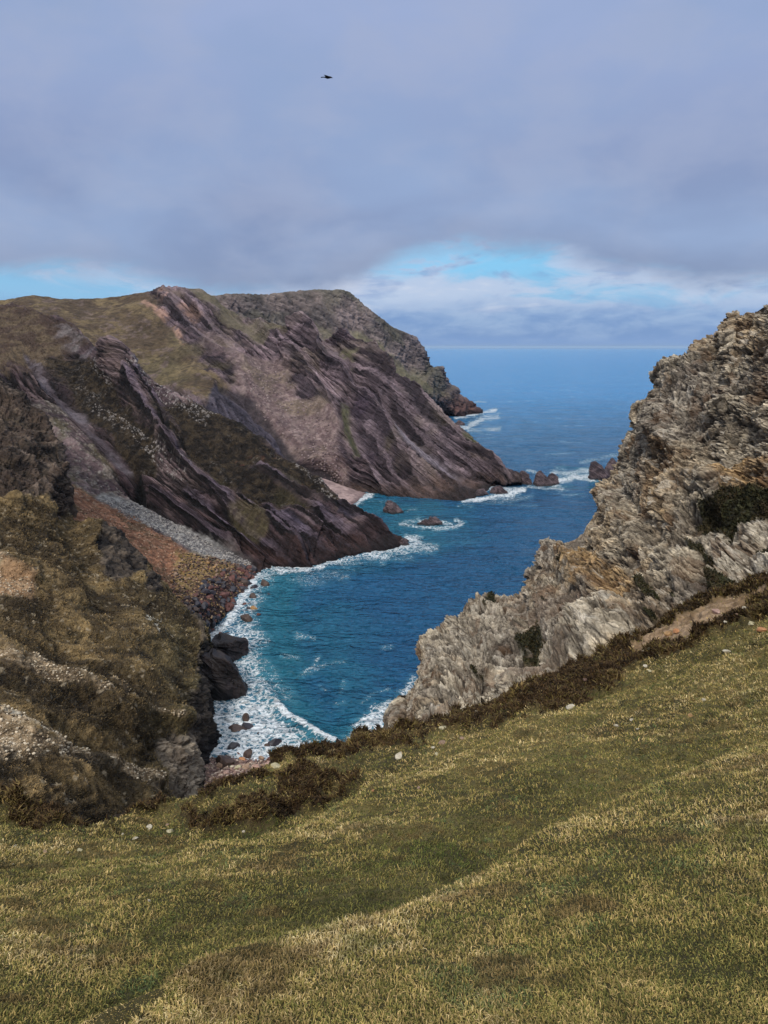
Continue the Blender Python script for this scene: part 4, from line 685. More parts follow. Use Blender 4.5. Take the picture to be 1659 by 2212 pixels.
# ------------------------------------------------------------ grass and heather, blade by blade
def blade_mat(name):
    m, nt, b = newmat(name); at = N(nt, 'ShaderNodeAttribute', attribute_name='tint'); nt.links.new(at.outputs['Color'], b.inputs['Base Color'])
    b.inputs['Roughness'].default_value = .8; b.inputs['Specular IOR Level'].default_value = .15; return m
def blades(name, base, nrm, L_, Wd, colr, lean, mat, up=.7, rng=None, tipk=1.1):
    n = len(base); az = rng.uniform(0, 2 * np.pi, n); az2 = az + rng.normal(0, .9, n)
    upv = nrm * (1 - up) + np.array([0, 0, 1.]) * up; upv /= np.linalg.norm(upv, axis=1, keepdims=True)
    h = np.stack([np.cos(az), np.sin(az), 0 * az], 1); h2 = np.stack([np.cos(az2), np.sin(az2), 0 * az], 1)
    side = np.stack([-np.sin(az), np.cos(az), 0 * az], 1); tw = rng.uniform(-.8, .8, n)[:, None]; side = side + tw * h
    L_ = L_[:, None]; Wd = Wd[:, None]; lean = lean[:, None]
    b0 = base - upv * L_ * .12; m1 = base + upv * L_ * .55 + h * L_ * lean * .35; tp = base + upv * L_ * (1 - .35 * lean) + (h * .6 + h2 * .5) * L_ * lean
    V = np.stack([b0 - side * Wd * .5, b0 + side * Wd * .5, m1 + side * Wd * .42, m1 - side * Wd * .42, tp], 1).reshape(-1, 3)
    k = (np.arange(n) * 5)[:, None]; idx = (k + np.array([[0, 1, 2, 3, 3, 2, 4]])).ravel(); starts = ((np.arange(n) * 7)[:, None] + np.array([[0, 4]])).ravel()
    tint = np.stack([colr * .88, colr * .88, colr, colr, colr * tipk], 1).reshape(-1, 3)
    return raw_mesh(name, V, (idx, starts), mat, {'tint': ('FLOAT_COLOR', np.clip(tint, .004, .85))}, smooth=False)
def scatter(D, n, weight, rng, box=(-700, 2400, 600, 3400)):
    u, v, P = D['u'], D['v'], D['P']
    du1 = u[:-1, 1:] - u[:-1, :-1]; dv1 = v[:-1, 1:] - v[:-1, :-1]; du2 = u[1:, :-1] - u[:-1, :-1]; dv2 = v[1:, :-1] - v[:-1, :-1]
    a = du1 * dv2 - dv1 * du2; sg = np.sign(np.median(a)); a = np.where(a * sg > 0, np.abs(a), .6 * np.abs(a))
    uu, vv = u[:-1, :-1], v[:-1, :-1]
    ok = (uu > box[0]) & (uu < box[1]) & (vv > box[2]) & (vv < box[3])
    # keep a thinner cover on the sides that face away too
    w = (np.minimum(a, np.percentile(a[ok], 99.85)) + .3 * np.median(a[ok])) * ok * weight[:-1, :-1] * np.where((uu > -60) & (uu < 1720) & (vv < 2900), 1, .22)
    c = np.cumsum(w.ravel()); i = np.searchsorted(c, rng.uniform(0, c[-1], n)); i = np.minimum(i, len(c) - 1)
    r, q = np.unravel_index(i, w.shape); f = rng.uniform(0, 1, (2, n, 1))
    p = P[r, q] * (1 - f[0]) * (1 - f[1]) + P[r, q + 1] * f[0] * (1 - f[1]) + P[r + 1, q] * (1 - f[0]) * f[1] + P[r + 1, q + 1] * f[0] * f[1]
    return p, D['n'][r, q], r, q
def plants():
    rng = np.random.default_rng(21); gm = blade_mat('grass_blade'); hmn = blade_mat('heather_sprig')
    D = LANDS['grass_slope']; hth = D['cx'].heath; och = D['cx'].ochre; row = D['cx'].row
    # turf
    n = 580000
    p, nn, r, q = scatter(D, n, (1 - hth) * (1 - .93 * och) * (row < 850), rng)
    dist = np.linalg.norm(p - [0, 0, H], axis=1)
    a1 = fbm(p, 1.3, 4, 400, .6); a2 = fbm(p, .35, 3, 401, .6); a3 = fbm(p, 4.5, 3, 402); wet = D['cx'].wet[r, q]; kind = rng.uniform(0, 1, n) + .34 * a1 + .22 * a2 + .1 * a3 + .04 - .5 * wet  # darker green blades in the troughs stand in for shade
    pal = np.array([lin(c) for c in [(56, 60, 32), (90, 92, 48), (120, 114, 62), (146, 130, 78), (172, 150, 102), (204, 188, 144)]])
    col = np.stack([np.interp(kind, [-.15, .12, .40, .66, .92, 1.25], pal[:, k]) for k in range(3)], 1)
    blue = sst(fbm(p, .45, 3, 403), .5, .7) * (rng.uniform(0, 1, n) < .5); col = col * (1 - blue[:, None] * .6) + lin((72, 96, 62)) * blue[:, None] * .6
    brn = sst(fbm(p, .6, 4, 404, .65), .22, .55); col = col * (1 - brn[:, None] * .6) + lin((112, 88, 62)) * brn[:, None] * .35; gr = sst(fbm(p, .9, 4, 405, .65), .3, .6); col = col * (1 - gr[:, None] * .45) + lin((66, 82, 34)) * gr[:, None] * .45
    col *= rng.uniform(.8, 1.42, (n, 1)) * np.array([1.03, .98, .94])
    col *= (1 + .38 * np.clip(fbm(p, .16, 3, 406, .7), -1, 1))[:, None]
    tall = 1 + .15 * np.clip(a1, -1, 1) + .35 * a2
    L_ = rng.uniform(.55, 1.35, n) * (.011 + .0022 * dist) * tall; Wd = rng.uniform(.6, 1.4, n) * (.0013 + .00070 * dist)
    blades('turf_grass', p, nn, L_, Wd, col, rng.uniform(.5, 1.3, n), gm, .35, rng)
    tag(bpy.data.objects['turf_grass'], 'short olive and straw coloured grass covering the slope in front', 'grass', kind='stuff')
    # long pale bents standing over the turf
    # heather along the brink
    n = 80000
    p, nn, r, q = scatter(D, n, sst(hth, .4, .8) * (row < 850), rng)
    dist = np.linalg.norm(p - [0, 0, H], axis=1); a1 = fbm(p, 1.1, 4, 410, .6); kind = rng.uniform(0, 1, n) + .35 * a1
    pal = np.array([lin(c) for c in [(36, 28, 18), (58, 44, 28), (84, 64, 40), (104, 92, 50), (150, 124, 82)]])
    col = np.stack([np.interp(kind, [.0, .4, .75, 1.0, 1.3], pal[:, k]) for k in range(3)], 1) * rng.uniform(.7, 1.25, (n, 1))
    L_ = rng.uniform(.4, 1.4, n) * (.0060 * dist) * (1 + .5 * a1); Wd = rng.uniform(.7, 1.5, n) * .0012 * dist
    blades('heather', p, nn, L_, Wd, col, rng.uniform(.3, 1.1, n), hmn, .6, rng); tag(bpy.data.objects['heather'], 'dark brown heather growing in a band along the cliff edge', 'heather', kind='stuff')
    # tussocks on the brown hillside
    D = LANDS['brown_hillside']; n = 42000
    p, nn, r, q = scatter(D, n, np.clip(1 - 1.3 * D['rock'], 0, 1) * (1 - .6 * D['cx'].pale) * np.clip((D['P'][..., 2] - 2) / 3, 0, 1), rng, (-60, 470, 1080, 1840))
    dist = np.linalg.norm(p - [0, 0, H], axis=1); a1 = fbm(p, 5, 4, 420, .6); kind = rng.uniform(0, 1, n) + .5 * a1 + .3 * fbm(p, 1.2, 3, 421)
    pal = np.array([lin(c) for c in [(40, 34, 22), (68, 56, 36), (94, 78, 50), (122, 102, 66), (158, 134, 94)]])
    col = np.stack([np.interp(kind, [-.1, .25, .55, .85, 1.2], pal[:, k]) for k in range(3)], 1) * rng.uniform(.75, 1.2, (n, 1))
    und = D['cx'].tint[r, q]; col *= (1 + .7 * np.clip(fbm(p, .7, 4, 422, .7), -1, 1))[:, None]; col = col * .35 + und * rng.uniform(1.0, 2.3, (n, 1)) * .65
    L_ = rng.uniform(.4, 1.4, n) * .0021 * dist; Wd = rng.uniform(.7, 1.3, n) * .0010 * dist
    blades('hill_grass', p, nn, L_, Wd, col, rng.uniform(.4, 1.2, n), gm, .45, rng); tag(bpy.data.objects['hill_grass'], 'coarse brown winter grass on the steep hillside at the left', 'grass', kind='stuff')
    # low shrubs in the clefts of the crag
    D = LANDS['pale_crag']; n = 16000
    p, nn, r, q = scatter(D, n, sst(D['cx'].veg, .4, .8), rng, (800, 1720, 900, 1640))
    dist = np.linalg.norm(p - [0, 0, H], axis=1); kind = rng.uniform(0, 1, n)
    pal = np.array([lin(c) for c in [(24, 24, 15), (40, 38, 22), (62, 58, 34), (84, 66, 44)]])
    col = np.stack([np.interp(kind, [0, .45, .85, 1.], pal[:, k]) for k in range(3)], 1)
    blades('cleft_shrubs', p, nn, rng.uniform(.5, 1.5, n) * .0032 * dist, rng.uniform(.7, 1.3, n) * .0013 * dist, col, rng.uniform(.3, 1.1, n), hmn, .5, rng); tag(bpy.data.objects['cleft_shrubs'], 'dark green low growth filling the clefts of the pale crag', 'shrubs', kind='stuff')
    print('plants %.1fs' % (time.time() - T0))
plants()
# ------------------------------------------------------------ loose stones, boulders and skerries
def ico(sub):
    bm = bmesh.new(); bmesh.ops.create_icosphere(bm, subdivisions=sub, radius=1)
    V = np.array([v.co[:] for v in bm.verts]); F = np.array([[v.index for v in f.verts] for f in bm.faces]); bm.free(); return V, F
ICO = {k: ico(k) for k in (2, 3, 4, 6)}
def stone_verts(sub, seed, facets=9, cut=(.55, .85), rough=.06, sq=(1, .8, .6)):
    g = np.random.default_rng(seed); V = ICO[sub][0].copy()
    for _ in range(facets):
        n = g.normal(size=3); n /= np.linalg.norm(n); c = g.uniform(*cut); d = V @ n - c; V = V - np.clip(d, 0, None)[:, None] * n * .96
    V = V * (1 + rough * fbm(V + seed * 3.1, .5, 4, seed)[:, None]) * np.array(sq)
    return V
def stone_mat(name, c1, c2, px=.1, rough=.85, spec=.3, bump=.6):
    m, nt, b = newmat(name); L = nt.links.new; tc = N(nt, 'ShaderNodeTexCoord')
    ns = N(nt, 'ShaderNodeTexNoise', Scale=2.2, Detail=8, Roughness=.65); L(tc.outputs['Object'], ns.inputs['Vector'])
    mr = N(nt, 'ShaderNodeMapRange'); L(ns.outputs['Fac'], mr.inputs[0]); mr.inputs[1].default_value = .35; mr.inputs[2].default_value = .65
    c = N(nt, 'ShaderNodeMix', data_type='RGBA'); L(mr.outputs[0], c.inputs[0]); c.inputs[6].default_value = (*C(*c1), 1); c.inputs[7].default_value = (*C(*c2), 1); L(c.outputs[2], b.inputs['Base Color'])
    bp = N(nt, 'ShaderNodeBump', Strength=bump, Distance=.15); L(ns.outputs['Fac'], bp.inputs['Height']); L(bp.outputs[0], b.inputs['Normal'])
    b.inputs['Roughness'].default_value = rough; b.inputs['Specular IOR Level'].default_value = spec; return m
SM = dict(black=stone_mat('black_wet_rock', (26, 24, 30), (54, 48, 56), rough=.45, spec=.5), brown=stone_mat('brown_wet_rock', (48, 38, 36), (88, 72, 64), rough=.55),
          maroon=stone_mat('maroon_rock', (72, 46, 44), (112, 78, 72)), tan=stone_mat('tan_rock', (122, 98, 80), (168, 142, 122)), pink=stone_mat('pink_rock', (142, 112, 102), (184, 154, 142)),
          white=stone_mat('white_quartz', (160, 150, 130), (206, 196, 176)), cream=stone_mat('cream_rock', (158, 148, 118), (196, 188, 156)), ochre=stone_mat('ochre_rock', (132, 100, 66), (170, 136, 94)), orange=stone_mat('orange_rock', (158, 104, 68), (190, 140, 100)))
VAR = {}
def variant(matk, k, flat=False):
    key = (matk, k, flat)
    if key not in VAR:
        o = raw_mesh('stone', stone_verts(3, 500 + k, 10, (.5, .85), .05, (1, .78, .38 if flat else .62)), ICO[3][1], SM[matk], smooth=False)
        VAR[key] = o.data; bpy.data.objects.remove(o)
    return VAR[key]
def put(name, matk, k, loc, size, rot=None, flat=False, tilt=None, sz=(1, 1, 1)):
    o = bpy.data.objects.new(name, variant(matk, k, flat)); COL.objects.link(o); o.location = loc
    g = np.random.default_rng(k * 7 + int(abs(loc[0]) * 100)); o.rotation_euler = tilt if tilt is not None else (g.uniform(-.2, .2), g.uniform(-.2, .2), g.uniform(0, 6.28) if rot is None else rot)
    o.scale = (size / 2 * sz[0], size / 2 * sz[1], size / 2 * sz[2]); return o
def pick(land, u, v):
    D = LANDS[land]; q = (D['u'] - u) ** 2 + (D['v'] - v) ** 2; near = np.where(q < max(q.min() * 2, 9), np.linalg.norm(D['P'] - [0, 0, H], axis=-1), 1e9)
    i = np.unravel_index(np.argmin(near), q.shape); return D['P'][i].copy(), D['n'][i].copy()
# boulders standing in the surf: u, v of the foot, width as seen, height/width, stone, label
SURF = [(531.6,1560,21,.9,'brown','round brown boulder in the surf just above the twin slab rock'),(535,1577,29,.6,'black','dark peaked boulder leaning behind the long slab rock in the foam'),(509,1586,44,.45,'brown','long flat-topped brown slab rock, largest in the foam below the left cliff'),(458,1576,17,.6,'black','small dark rounded rock in foam right against the left cliff'),
 (559,1589,14,.5,'black','small black rock awash to the right of the long slab'),(501,1619,26,.6,'black','black boulder in white foam left of the tall tan-footed one'),(534,1634,18,1.1,'brown','tall brown boulder with a tan foot at the edge of the stony beach'),(516,1631,11,.6,'maroon','little reddish stone between the foam and the stony beach'),
 (594,1613,29,.65,'black','broad split black boulder, rightmost dark one in the lower surf'),(577,1619,17,.7,'brown','rounded brown boulder touching the left of the split black boulder'),(481,1654,36,.6,'brown','big dark rounded rock at the top of the stony beach by the cliff foot'),(561.6,1639,11,.6,'tan','tan stone at the foam line of the stony beach'),
 (580,1642,12,.6,'maroon','reddish brown stone at the foam line below the split boulder'),(610,1639,8,.7,'tan','small tan stone alone in the foam near the grassy edge'),(641,1626,10,.5,'cream','pale submerged stone far right in the foam'),(563,1564,8,.3,'black','low dark reef stone barely showing in foam'),
 (570,1266,19,.85,'brown','tall brown boulder off the far end of the boulder beach'),(549,1271,16,.6,'black','black pointed boulder at the far water line of the boulder beach'),(547,1293,17,.75,'brown','rounded brown-olive boulder in surf beside the boulder beach'),(580,1284,7,.5,'black','tiny dark rock farthest out from the boulder beach'),
 (548,1315,15,.5,'ochre','flattish weed-stained boulder in surf mid boulder beach'),(530,1339,25,.6,'brown','large square brown boulder at the near end of the boulder beach'),(558,1328,9,.6,'maroon','small reddish rock seaward of the large square boulder'),(527,1306,9,.6,'maroon','small reddish stone touching the beach above the weed-stained boulder'),
 (537,1305,9,.4,'brown','low brown stone between beach and surf, level with the reddish one'),(536,1314,8,.6,'black','little black stone just left of the weed-stained boulder'),(532,1320,6,.6,'black','smallest black stone above the large square boulder'),(495,1384,9,.9,'black','upright black stone in white foam above the black ledge'),(477,1371,13,.5,'maroon','flat reddish stone at the tail of the boulder beach'),
 (476,1378,11,.5,'maroon','lower flat reddish stone at the tail of the boulder beach'),(490,1370,12,.4,'black','thin dark stone lying in foam beside the flat reddish stones'),(578,1482,26,.25,'brown','brown reef rock just under the surface in the middle of the surf'),
 (470,1655,14,.6,'tan','tan boulder half hidden behind the dark rock on the stony beach')]
def surf():
    for i, (u, v, w, hr, mk, lab) in enumerate(SURF):
        _, x, y, z = W(0, u, v, 0); d = math.hypot(x, y, H); s = w * 1.2 * d / FP
        zb = -.12 * s
        if mk != 'x' and v > 1625 and u < 600: p, n = pick('stony_beach', u, v); zb = p[2] - .05 * s; x, y = p[0], p[1]
        o = put('boulder', mk, i % 9, (x, y + s * .25, zb + (-.28 * s if hr < .3 else .1 * s * hr)), s, rot=(i * .7) % 1.2 - .6, sz=(1, .9, hr * 2.6 if hr > .3 else .8)); tag(o, lab, 'boulder', 'boulders standing in the surf')
surf()
# stones lying on the stony beach
BST = [(501.6,1655,10,'white','pale grey stone on the beach nearest the foam'),(511.6,1658,15,'cream','large cream stone on the stony beach below the tall brown boulder'),(529,1657,18,'tan','long tan slab in the middle of the stony beach'),(552,1657,19,'pink','long pinkish slab lying across the stony beach'),(580,1649,17,'pink','flat pink slab at the water side of the stony beach'),
 (546,1669,12,'pink','rounded pink stone near the bottom of the stony beach'),(523,1638,15,'orange','upright rust-pink block beside the tall brown boulder'),(536,1650,10,'tan','tan stone at the centre of the stony beach just above the slabs'),(491,1668,13,'pink','pink-grey stone below the big dark rock'),(481,1678,11,'maroon','brownish stone at the cliff foot on the stony beach'),(520,1676,9,'tan','small tan stone lowest on the stony beach'),(566,1653,11,'tan','short tan stone between the two pink slabs')]
for i, (u, v, w, mk, lab) in enumerate(BST):
    p, n = pick('stony_beach', u, v); s = w * 1.1 * np.linalg.norm(p - [0, 0, H]) / FP
    tag(put('beach_stone', mk, (i * 2 + 1) % 9, (p[0], p[1], p[2] + .12 * s), s, rot=i * .9, flat=i % 2 == 0), lab, 'stone', 'stones on the stony beach')
# stones in the grass
GST = [(597,1656,23,'cream','pale greenish block lying on the brink above the stony beach',0),(322,1788,18,'white','long white stone, largest of the cluster on the lower left grass',1),(367,1795,15,'cream','cream double stone right of the long white one',0),(362,1781,8,'tan','small tan stone just above the cream double stone',0),(267,1802,7,'white','little white stone left of the cluster in the lower left grass',0),(290,1811,12,'white','flat white stone just below the lower left cluster',1),
 (313,1762,9,'cream','cream pebble highest in the lower left cluster',0),(172,1836,11,'cream','cream stone, right of the pair on the left mound',0),(147,1842,8,'white','small white stone, lower of the pair on the left mound',0),(97,1838,10,'tan','tan stone midway along the left mound',1),(34,1829,9,'white','white stone nearest the left edge of the grass',0),(28,1866,7,'cream','cream pebble on the crest of the near left mound',0),
 (320,1945,7,'white','tiny white pebble in the dark green grass of the left foreground',0),(527,1796,9,'white','white stone in the heather edge left of centre',0),(760,1704,11,'orange','orange stone standing in heather at the centre',0),(805,1708,8,'orange','small orange-tan stone right of the standing one',0),(652,1690,7,'tan','tan pebble in the heather patch below the surf',0),(497,2096,7,'cream','lone cream pebble in the near right grass mound',0),
 (862,1633,23,'white','bright white jagged stone in the heather below the crag',0),(934,1614,9,'white','small white stone left of the tan block under the crag',0),(954,1606,21,'tan','tan block at the heather edge under the crag',0),(943,1630,10,'cream','upright cream sliver below the tan block',0),(954,1573,18,'cream','flat cream stone in the heather, just under the crag foot',1),(999,1594,12,'tan','tan stone right of the tan block',0),(1029,1538,8,'white','small white stone high in the heather strip',0),
 (1232,1529,26,'white','wide flat white slab in the grass below the heather strip',1),(1333,1567,11,'white','left white stone of the three on the right-hand grass',0),(1364,1554,9,'white','upper white stone of the three on the right-hand grass',0),(1378,1574,7,'white','lower right white stone of the three on the right-hand grass',0),(1521,1511,11,'white','round white stone standing alone on the far right grass',0),(1491,1545,13,'ochre','brown flat stone below the lone white one on the right',1),
 (1264,1469,12,'pink','pink stone in the dark heather above the grass',0),(1394,1438,11,'white','white stone on the grassy knob beside the heather',0),(1404,1450,8,'cream','cream pebble just below the white stone of the grassy knob',0),(852,1704,7,'tan','tan pebble in the grass left of the middle',0),(904,1702,9,'pink','pink-tan stone in the grass near the middle',0),
 (1569,1407,17,'white','long white stone at the upper right grass edge',1),(1566,1343,10,'white','white triangular stone above the long white one, by the bare soil',0),(1625,1347,16,'cream','cream stone beside the flat reddish slab at the right edge',0),(1607,1315,13,'white','whitish stone above the reddish slab at the right',0),(1643,1361,28,'orange','broad flat reddish slab at the right edge of the grass',1),
 (1443,1369,18,'ochre','squarish ochre block left end of the bare soil streak',0),(1461,1363,16,'orange','orange block next to the ochre one on the bare soil',0),(1549,1323,27,'pink','long low pinkish ledge stone at the top of the bare soil',1),(1389,1407,10,'white','white stone at the lower tip of the bare soil streak',0),(1399,1401,8,'cream','cream stone just inside the lower tip of the bare soil',0),(1590,1330,11,'tan','tan stone right of the pinkish ledge stone',0)]
for i, (u, v, w, mk, lab, fl) in enumerate(GST):
    p, n = pick('grass_slope', u, v); s = w * 1.05 * np.linalg.norm(p - [0, 0, H]) / FP
    o = put('stone', mk, (i * 4 + 2) % 9, (p[0], p[1], p[2] + (.16 if w < 12 else .10) * s), s, rot=i * 1.3, flat=bool(fl))
    tag(o, lab, 'stone', 'stones lying in the grass and heather')
# boulder beach
def beach_boulders():
    g = np.random.default_rng(5); D = LANDS['heather_headland']; u, v = D['u'], D['v']; z = D['P'][..., 2]
    def region(poly):
        m = inside(u, v, poly) & (np.arange(u.shape[0])[:, None] > 500); return np.argwhere(m)
    dark = region([(395,1300),(440,1262),(500,1225),(545,1228),(556,1245),(524,1300),(494,1345),(452,1372),(415,1345)])
    yel = region([(370,1240),(400,1195),(470,1205),(540,1225),(500,1245),(430,1290),(395,1320),(370,1290)])
    used = []
    for idx, cnt, mats, sz, grp, cat, lab, nm in ((dark, 210, ['black','black','black','brown','maroon','maroon'], (1.0, 3.1), 'dark boulders of the boulder beach', 'boulder', 'dark angular boulder among many alike on the boulder beach', 'beach_boulder'), (yel, 90, ['ochre','ochre','tan','brown'], (.6, 1.5), 'ochre boulders above the boulder beach', 'boulder', 'ochre weathered boulder among many alike above the dark boulders', 'slope_boulder')):
        for k in range(cnt):
            i = idx[g.integers(len(idx))]; p = D['P'][i[0], i[1]]; s = g.uniform(*sz) * g.uniform(.7, 1)
            if p[2] < -.8: continue
            o = put(nm, mats[g.integers(len(mats))], int(g.integers(9)), (p[0], p[1], p[2] + .12 * s), s, sz=(1, g.uniform(.7, 1), g.uniform(.9, 1.5))); o['group'] = grp; o['category'] = cat; o['label'] = lab
    # the smaller cobbles nobody could count
    def cobbles(name, idx, n, sz, cols, label, P_):
        V0, F0 = stone_verts(2, 77, 6, (.55, .8), .03), ICO[2][1]; pick_ = idx[g.integers(len(idx), size=n)]; c = P_[pick_[:, 0], pick_[:, 1]]
        s = g.uniform(*sz, n) * .5; a = g.uniform(0, 6.28, n); ca, sa = np.cos(a), np.sin(a)
        X = V0[None, :, 0] * ca[:, None] - V0[None, :, 1] * sa[:, None]; Y = V0[None, :, 0] * sa[:, None] + V0[None, :, 1] * ca[:, None]
        V = np.stack([X, Y, np.repeat(V0[None, :, 2], n, 0) * g.uniform(.8, 1.6, (n, 1))], -1) * s[:, None, None] + (c + g.normal(0, .12, (n, 3)) * [1, 1, .2])[:, None]
        F = (F0[None] + (np.arange(n) * len(V0))[:, None, None]).reshape(-1, 3); pal = np.array([lin(q) for q in cols])
        col = np.repeat((pal[g.integers(len(pal), size=n)] * g.uniform(.75, 1.25, (n, 1)))[:, None], len(V0), 1)
        o = raw_mesh(name, V, F, COBM, {'tint': ('FLOAT_COLOR', col)}, smooth=False); tag(o, label, 'stones', kind='stuff')
    COBM = blade_mat('cobble')
    cobbles('cobbles', np.concatenate([dark, yel]), 3600, (.25, .8), [(60,48,48),(96,70,62),(128,104,70),(44,38,42),(150,126,100),(106,84,74)], 'loose cobbles between the larger boulders of the boulder beach', D['P'])
    chute = region([(215,1080),(283,1085),(340,1112),(400,1140),(450,1170),(500,1194),(545,1216),(530,1228),(417,1190),(367,1158),(283,1120)])
    cobbles('scree', chute, 3000, (.2, .8), [(140,136,134),(118,114,114),(160,154,148),(92,88,90)], 'grey scree running down the gully to the boulder beach', D['P'])
    og = region([(155,1100),(217,1095),(283,1125),(367,1160),(400,1195),(400,1250),(385,1290),(330,1250),(250,1190)])
    cobbles('soil_stones', og, 1500, (.15, .7), [(150,112,88),(128,92,72),(168,140,118),(92,74,60)], 'loose stones scattered on the rusty soil slope above the beach', D['P'])
    S = LANDS['stony_beach']; m = np.argwhere(inside(S['u'], S['v'], [(455,1640),(620,1640),(600,1700),(440,1760)]) & (S['P'][..., 2] > -.2))
    cobbles('pebbles', m, 1500, (.2, .6), [(150,124,112),(120,96,88),(176,158,144),(100,80,78)], 'pinkish pebbles of the stony beach below the grass edge', S['P'])
    BS = LANDS['brown_hillside']; m = np.argwhere((BS['cx'].pale > .35) & (BS['P'][..., 2] > 3)); cobbles('hillside_scree', m, 3500, (.08, .38), [(176,160,136),(146,128,104),(200,186,164),(112,98,80)], 'pale broken stone lying in bands across the brown hillside', BS['P'])
    HL = LANDS['headland']; m = np.argwhere(inside(HL['u'], HL['v'], [(520,790),(600,780),(640,850),(706,900),(735,1000),(738,1040),(712,1040),(640,975),(560,900)]))
    cobbles('far_scree', m, 700, (.4, 1.3), [(136,118,116),(118,102,104),(150,134,130),(104,88,92)], 'pinkish scree fan on the far purple headland', HL['P'])
beach_boulders()
# skerries: steep bedded rock standing in the sea
skm = land_mat('skerry_rock', .35, (.6, .1, .78), var=.35, bump=.8, rough=.6, spec=.4)
def skerry(name, u, v, w, h, peak, lab, seed, depth=.8, dark=0., zoff=0., cat='sea rock', boxy=0):
    _, x, y, z = W(0, u, v, 0); d = math.hypot(x, y, H); wm = w * d / FP; hm = h * (.84 if h < 60 else 1) * d / FP / .97
    V = ICO[6][0].copy(); g = np.random.default_rng(seed)
    if boxy:
        V = np.sign(V) * np.abs(V) ** .3
        for _ in range(7):
            n = g.normal(size=3); n[2] = abs(n[2]) * .8; n /= np.linalg.norm(n); c = g.uniform(.85, 1.15); V = V - np.clip(V @ n - c, 0, None)[:, None] * n
        V = V * [1, 1, .95] + np.array([0, 0, 1]) * (V[:, :1] * -.12)
    else:
        r = np.hypot(V[:, 0] - 0, V[:, 1]); V[:, 2] = np.where(V[:, 2] > 0, V[:, 2] ** 1.0, V[:, 2] * .4)
        for _ in range(9):
            n = g.normal(size=3); n[2] = abs(n[2]) * .6; n /= np.linalg.norm(n); c = g.uniform(.5, .8); V = V - np.clip(V @ n - c, 0, None)[:, None] * n * .9
        V[:, 2] = np.where(V[:, 2] > 0, V[:, 2] * (1 - .55 * np.hypot(V[:, 0], V[:, 1] * .6)), V[:, 2]); V[:, 2] *= 1 / max(V[:, 2].max(), .1); V[:, 0] += peak * np.clip(V[:, 2], 0, 1) ** 1.2 * .7
    n = ICO[6][0]; n = n / np.linalg.norm(n, axis=1, keepdims=True)
    P = V * [wm * .5, wm * .5 * depth, hm] + [x, y + wm * .38 * depth, 0]
    P[:, 2] = np.where(P[:, 2] < 0, P[:, 2] * .6, P[:, 2])
    st = strata(P, (.6, .1, .78), max(.1 * wm, .5), wm * .35, .05 * wm, seed, wm * .6)
    P = P + n * (st * (.09 if boxy else .055) * wm + .035 * wm * fbm(P, wm * .22, 4, seed + 3, .6))[:, None]; P[:, 2] += zoff
    col = mix(C(58, 46, 50), C(98, 82, 84), sst(fbm(P, wm * .15, 4, seed + 5, .6) + .5 * st, -.5, .7)) * (1 - dark)
    col = mix(col, C(28, 25, 27), sst(-P[:, 2], -.9, -.1) * .8)
    o = raw_mesh(name, P - [x, y, 0], ICO[6][1], skm, {'tint': ('FLOAT_COLOR', col), 'rockiness': ('FLOAT', np.ones(len(P)))}, smooth=False); o.location = (x, y, 0)
    tag(o, lab, cat, 'rocks standing in the sea')
skerry('sea_rock', 848, 1109, 52, 31, -.25, 'dark wedge-shaped rock in the teal water off the shingle cove', 1)
skerry('sea_rock', 935, 1135, 62, 17, -.1, 'low dark rock ringed with white foam in mid bay', 2)
skerry('sea_rock', 1040, 1070, 44, 15, .1, 'low rock touching the purple headland, left of the hummock', 3)
skerry('sea_rock', 1074, 1068, 46, 20, .1, 'low dark hummock in foam just off the purple headland', 4)
skerry('sea_rock', 1133, 1047, 58, 32, .0, 'brown rounded rock closing the tip of the purple headland', 5)
skerry('sea_rock', 1172, 1049, 50, 36, -.15, 'pointed dark rock second from the end of the headland reef', 6)
skerry('sea_rock', 1192, 1047, 34, 28, .1, 'outermost dark rock at the end of the headland reef', 7)
skerry('sea_rock', 1294, 1036, 56, 44, -.2, 'steep dark rock standing beside the pale crag in the channel', 8)
skerry('sea_rock', 1322, 1030, 40, 44, .1, 'dark rock half hidden behind the edge of the pale crag', 9)
skerry('sea_rock', 871, 1179, 34, 17, .1, 'small jagged rock at the tip of the heather headland', 10)
skerry('sea_rock', 992, 919, 34, 12, 0, 'low far ledge below the farthest headland', 11)
skerry('black_ledge', 486, 1428, 82, 44, -.1, 'black flat slab of rock jutting from the left cliff into the surf, upper one', 12, 1.1, .78, cat='rock ledge', boxy=1)
skerry('black_ledge', 480, 1508, 90, 84, -.1, 'black square-cut block of rock with a shadowed cleft, lower one by the left cliff', 13, .9, .8, cat='rock ledge', boxy=1)
print('rocks %.1fs' % (time.time() - T0))
